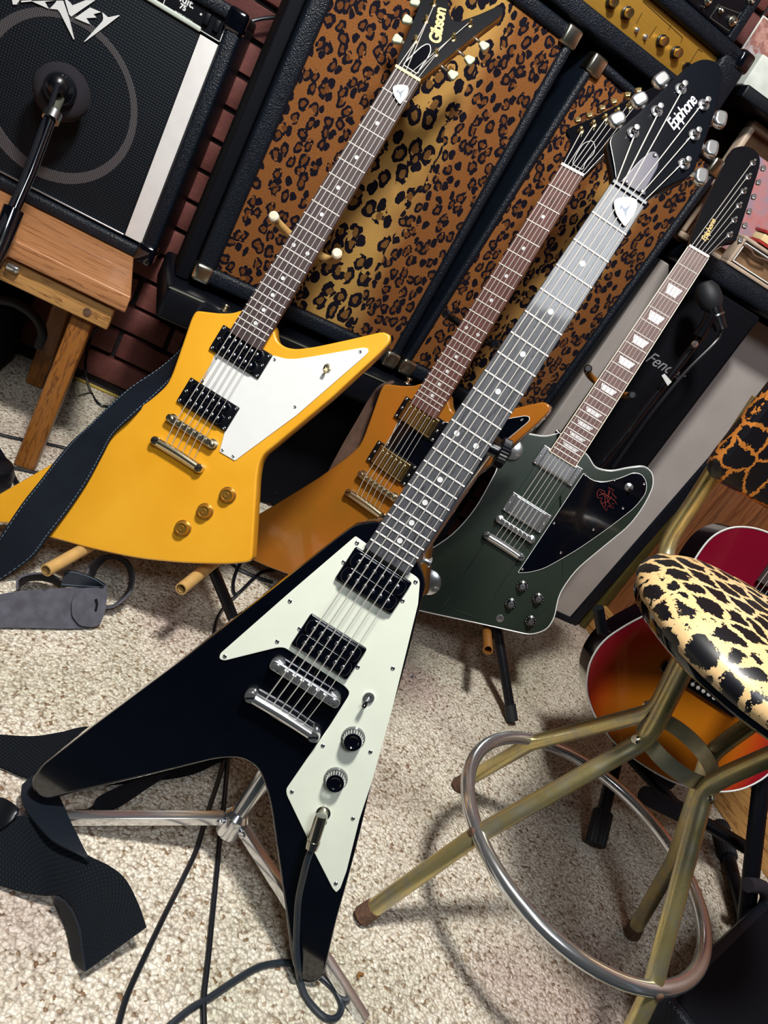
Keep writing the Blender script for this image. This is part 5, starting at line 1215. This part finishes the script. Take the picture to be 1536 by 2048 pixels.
# ================================================================== BAR STOOL
AXP = V((.7215, .6956, 0)); feet = [V((.468, .643, 0)), V((.674, .945, 0)), V((.975, .748, 0)), V((.769, .446, 0))]
t = thing('bar_stool', 'leopard print bar stool with worn brass legs and chrome foot ring', 'stool', loc=AXP)
SZ = .540
for f in feet:
    r_ = (f - AXP); r_.z = 0; R_ = r_.length; u_ = r_.normalized()
    P = [u_ * (R_ - .006) + V((0, 0, .016)), u_ * .187 + V((0, 0, .190)), u_ * .078 + V((0, 0, .372)), u_ * .067 + V((0, 0, .392)), u_ * .064 + V((0, 0, .410)), u_ * .070 + V((0, 0, .435)), u_ * .105 + V((0, 0, SZ - .004))]
    P = [P[0], P[1], P[2]] + catmull(P[2:6], 5)[1:-1] + [P[5], P[6]]
    b = bmesh.new(); tube(b, P, .0115, 18); lg_ = part('leg', b, 'worn_brass', t)
    ft = P[0]; dn = (P[0] - P[1]).normalized(); b = bmesh.new(); tube(b, [ft - dn * .012, ft + dn * .010], [.0128, .0135], 16); part('foot_cap', b, 'rust', lg_)
    for zz, rr_ in ((.398, .0765), ):
        q = u_ * rr_ + V((0, 0, zz)); b = bmesh.new(); lathe(b, [(.0062, -.002), (.0062, .001), (.0045, .003), (0, .0033)], 16, u_.to_track_quat('Z', 'Y').to_matrix().to_4x4()); part('screw', b, 'nickel', lg_, q)
RZ = .196; RR = .1885
b = bmesh.new(); n = 72; tube(b, [V((RR * math.cos(2 * pi * i / n), RR * math.sin(2 * pi * i / n), RZ)) for i in range(n)], .0098, 16, closed=True); fr_ = part('foot_ring', b, 'chrome', t)
for f in feet:
    u_ = (f - AXP); u_.z = 0; u_ = u_.normalized(); b = bmesh.new(); lathe(b, [(.0055, .0), (.0055, .0105), (.004, .0118), (0, .012)], 14, Matrix.Translation(u_ * RR + V((0, 0, RZ))) @ u_.to_track_quat('Z', 'Y').to_matrix().to_4x4()); part('screw', b, 'rust', fr_)
def hoop(z, r, h, nm):
    b = bmesh.new(); n = 60; R0 = []
    for (rr_, zz) in ((r, -h / 2), (r, h / 2), (r - .0018, h / 2), (r - .0018, -h / 2)): R0.append([b.verts.new((rr_ * math.cos(2 * pi * i / n), rr_ * math.sin(2 * pi * i / n), z + zz)) for i in range(n)])
    for k in range(4):
        a, c = R0[k], R0[(k + 1) % 4]
        for i in range(n): b.faces.new((a[i - 1], a[i], c[i], c[i - 1]))
    part(nm, b, 'strap_metal', t)
hoop(.398, .0535, .022, 'leg_band'); 
b = bmesh.new(); prof = [(0, SZ - .002), (.145, SZ - .002), (.163, SZ), (.168, SZ + .004), (.169, SZ + .010), (.168, SZ + .016)]; lathe(b, prof + [(0, SZ + .016)], 64); part('seat_pan', b, 'gloss_black', t)
b = bmesh.new(); lathe(b, [(.10, SZ + .012), (.1665, SZ + .012), (.171, SZ + .018), (.172, SZ + .027), (.166, SZ + .040), (.147, SZ + .052), (.11, SZ + .060), (.05, SZ + .063), (0, SZ + .064)], 72)
for v in b.verts:   # slightly square cushion, drawn out towards the back rest
    a = math.atan2(v.co.y, v.co.x); v.co.x *= 1 + .03 * abs(math.sin(2 * a)); v.co.y *= 1 + .03 * abs(math.sin(2 * a))
part('seat', b, 'cheetah_vinyl', t, label='leopard print padded seat')
bc = V((0, .185, 0))
for P in ([(-.045, .145, SZ + .006), (-.056, .172, SZ + .012), (-.064, .194, SZ + .045), (-.078, .188, .66), (-.090, .186, .74), (-.095, .188, .80)],
          [(.125, .110, SZ + .006), (.145, .140, SZ + .012), (.152, .160, SZ + .045), (.150, .172, .66), (.148, .172, .74), (.148, .172, .80)]):
    P = [V(p) for p in P]
    b = bmesh.new(); tube(b, P, .0115, 14, smooth=5); part('back_post', b, 'worn_brass', t)
b = bmesh.new(); n = 15; m_ = 9; gr = []
def bk(u, v_, side):
    x = (u - .5) * .236; z = .690 + v_ * .19; y = .170 + .10 * (x / .12) ** 2 * .25 + side
    return V((x, y, z))
pr = fillet([(-.118, 0), (.175, 0), (.175, .17), (-.118, .17)], .032, 8)
cv = V((0, .085)); rings = []
for k, (sc_, yo) in enumerate(((.80, -.004), (.93, -.001), (.985, .007), (1.0, .016), (.985, .026), (.93, .034), (.80, .038))):
    rings.append([b.verts.new((p.x * sc_, .160 + yo - .9 * (p.x * sc_ - .02) ** 2, .690 + (p.y - .085) * sc_ + .085)) for p in pr])
for r0, r1 in zip(rings, rings[1:]):
    for i in range(len(pr)): b.faces.new((r0[i - 1], r0[i], r1[i], r1[i - 1]))
for rg, yo in ((rings[0], -.006), (rings[-1], .040)):
    c_ = b.verts.new((0, .160 + yo, .775))
    for i in range(len(pr)): b.faces.new((rg[i - 1], rg[i], c_))
part('backrest', b, 'cheetah_back', t, label='leopard print padded backrest')

# ================================================================== ACOUSTIC GUITAR AND ITS STAND
R0 = frame('G'); d_ = ray(1398, 1376); cen = EYE + d_ / d_.length * 1.45
MA = R0.copy(); MA.translation = cen
g = thing('acoustic_guitar', 'cherry sunburst acoustic guitar on a black stand behind the leopard stool', 'guitar', MA)
ka = crop(1120, 1150, 3.692); kb2 = crop(1280, 700, 4.55)
lo = ka([(1400, 1530), (1250, 1595), (1100, 1602), (840, 1520), (640, 1400), (430, 1270), (250, 1090), (180, 950), (160, 850), (180, 700), (240, 560), (400, 400), (600, 295)])
pts = [onM(MA, p) for p in lo]
lf = [(0, -.166), (-.06, -.162), (-.115, -.142), (-.155, -.110), (-.177, -.065), (-.178, -.02), (-.160, .025), (-.138, .065), (-.126, .105), (-.124, .150), (-.129, .19), (-.127, .228), (-.110, .258), (-.080, .277), (-.045, .285)]
full = lf + [(-x, y) for x, y in lf[::-1]][:-1]
poly = fillet(full, .03, 4)
b = bmesh.new(); prism(b, poly, -.105, -.0008, .001, 1); part('sides', b, 'dark_red_side', g)
b = bmesh.new(); prism(b, offset_in(poly if area2(poly) > 0 else poly[::-1], .0022), -.001, .0006); part('top', b, 'cherry_burst', g)
b = bmesh.new(); tube(b, [(p.x, p.y, -.0006) for p in poly], .0017, 6, closed=True); part('binding', b, 'guard_white', g)
b = bmesh.new(); prism(b, fillet([(-.075, -.010), (.075, -.010), (.075, .010), (.045, .016), (-.045, .016), (-.075, .010)], .006), 0, .008, .002); br = part('bridge', b, 'gloss_black', g)
for i in range(6):
    b = bmesh.new(); lathe(b, [(.0028, .007), (.0034, .0105), (.0018, .0118), (0, .012)], 14); part('bridge_pin', b, 'guard_white', br, ((i - 2.5) * .0104, 0, 0))
b = bmesh.new(); lathe(b, [(.050, .0007), (.050, .0012), (0, .0012)], 40); part('soundhole', b, 'matte_black', g, (0, .150, 0))
b = bmesh.new(); prism(b, [(-.028, .205), (.028, .205), (.022, .62), (-.022, .62)], .006, .011, .001); fb = part('fretboard', b, 'rosewood', g)
for k in range(1, 20): ob('fret', SM['fret'], fb, (0, .205 + (.645 - .205 + .2) * (1 - 1 / 2 ** (k / 12)) * 0 + .200 + (.62 - .200) * 0 + (.645 / 2 ** (k / 12) - .20) if .645 / 2 ** (k / 12) > .21 else .205, .0112), None, (.052 - k * 0.0, 1, 1))
b = bmesh.new(); prism(b, [(-.026, .283), (.026, .283), (.021, .64), (-.021, .64)], -.018, .006, .003); part('neck', b, 'dark_red_side', g)
b = bmesh.new(); prism(b, fillet([(-.024, .64), (.024, .64), (.034, .79), (0, .80), (-.034, .79)], .006), -.012, .004, .002); part('headstock', b, 'gloss_black', g)
for i in range(6):
    b = bmesh.new(); tube(b, [((i - 2.5) * .0104, .004, .010), ((i - 2.5) * .0100, .012, .0125), ((i - 2.5) * .0072, .64, .0135)], .0006, 5); part('string', b, 'string_steel', g)
t = thing('guitar_stand', 'black tubular stand with ribbed rubber feet under the acoustic guitar', 'guitar stand', loc=(0, 0, 0))
def rod(a, c, r, name='rod', mat='satin_black', par=None): b = bmesh.new(); tube(b, [a, c], r, 14); return part(name, b, mat, par or t)
def ribbed(a, c, r):
    b = bmesh.new(); d = (c - a); KM = d.normalized().to_track_quat('Z', 'Y').to_matrix().to_4x4(); KM.translation = a; n = 36
    poly = [V((r * (1.0 if i % 2 else .91) * math.cos(2 * pi * i / n), r * (1.0 if i % 2 else .91) * math.sin(2 * pi * i / n))) for i in range(n)]; prism(b, poly, 0, d.length, .002, 2)
    for v in b.verts: v.co = KM @ v.co
    part('rubber_foot', b, 'rubber', t)
a1 = onZ((1240, 1490), .13); a0 = onZ((1190, 1690), .018); rod(a1, a0, .0125, 'leg'); ribbed(a0.lerp(a1, .32), a0 + (a0 - a1).normalized() * .0, .0185)
l0 = onZ((1440, 1650), .018); l1 = onZ((1505, 1900), .018); rod(l0, l1, .0135, 'leg'); ribbed(l0, l0.lerp(l1, .30), .0185)
q1 = onZ((1530, 1500), .30); rod(l1 + V((.0, .03, 0)), q1, .0150, 'upright')
rod(a1, onZ((1350, 1610), .09), .0125, 'cross_bar'); rod(onZ((1290, 1590), .12), onZ((1390, 1640), .10), .017, 'cradle_arm', 'foam'); rod(onZ((1350, 1610), .09), onZ((1500, 1700), .10), .0125, 'cross_bar')
rod(onZ((1330, 1560), .16), onZ((1385, 1500), .16), .018, 'cradle_arm', 'foam')
s0 = MA @ V((-.215, -.03, -.06)); rod(MA @ V((-.205, .02, -.05)), a1, .010, 'side_arm'); 
b = bmesh.new(); tube(b, [onZ((1495, 1770), .12), onZ((1525, 1775), .12), onZ((1535, 1800), .10), onZ((1520, 1840), .07), onZ((1540, 1870), .06)], .0125, 12, smooth=5); part('hook', b, 'foam', t)

# ================================================================== FLOOR MONITOR, BITS AND PIECES
A_ = onZ((1327, 1985), .10); B_ = onZ((1536, 1790), .10); e = (B_ - A_); e.z = 0; e.normalize(); nrm = V((e.y, -e.x, 0))
t = thing('floor_monitor', 'black speaker box at the lower right corner', 'speaker', Matrix((e, -nrm, V((0, 0, 1)))).transposed().to_4x4())
t.matrix_world = Matrix.Translation((A_.x, A_.y, 0)) @ t.matrix_world
part('cabinet', abox((.30, -.20, .052), (.60, .40, .096), .006), 'tolex', t)
part('grille', abox((.30, -.20, .1005), (.57, .37, .003), .001), 'matte_black', t)
for x in (.06, .54):
    for y in (-.34, -.06): part('foot', abox((x, y, .003), (.03, .03, .006), .001), 'rubber', t)
t = thing('stand_base', 'round black stand base at the left edge beside the bench leg', 'stand base', loc=onZ((-30, 966), .0))
b = bmesh.new(); lathe(b, [(.036, 0), (.042, .006), (.042, .030), (.036, .045), (.022, .050), (0, .051)], 32); part('weight', b, 'satin_black', t)
t = thing('gig_bag', 'black padded bag with arched handle under the oak bench', 'bag', loc=(-.62, 1.72, 0))
part('body', abox((.0, 0, .10), (.46, .16, .20), .03), 'matte_black', t)
q = t.location.copy(); b = bmesh.new(); tube(b, [onY((-10, 598), 1.62) - q, onY((30, 606), 1.62) - q, onY((68, 632), 1.62) - q, onY((85, 665), 1.62) - q, onY((76, 695), 1.62) - q], .010, 12, smooth=6); part('handle', b, 'rubber', t)
part('front_pocket', abox((.03, -.085, .075), (.36, .02, .11), .008), 'satin_black', t)
q = onZ((545, 965), .03); q.y -= .03; t = thing('small_box', 'dark maroon box on the carpet between yellow and amber guitars', 'box', loc=(q.x, q.y + .02, 0)); t.rotation_euler = (0, 0, -.5)
part('carton', abox((-.02, 0, .02), (.11, .09, .04), .002), 'maroon_box', t); part('lid', abox((-.02, 0, .041), (.112, .092, .004), .001), 'maroon_box', t)
q = onZ((722, 1948), .003); b = bmesh.new(); box(b, (0, 0, 0), (.008, .004, .003), bev=.001); box(b, (-.004, -.004, 0), (.003, .007, .002), bev=.0006); o = ob('debris', mesh(b, 'debris', 'debris')); o.location = q; tag(o, 'tiny brown crumb on the carpet right of the V-shaped guitar tip', 'debris')
q = onZ((824, 1354), .002); b = bmesh.new(); box(b, (0, 0, 0), (.005, .003, .002), bev=.0008); box(b, (.002, .003, 0), (.003, .004, .0015), bev=.0005); o = ob('lint', mesh(b, 'lint', 'lint_blue')); o.location = q; tag(o, 'tiny blue lint speck on the carpet right of the V-shaped guitar', 'lint')
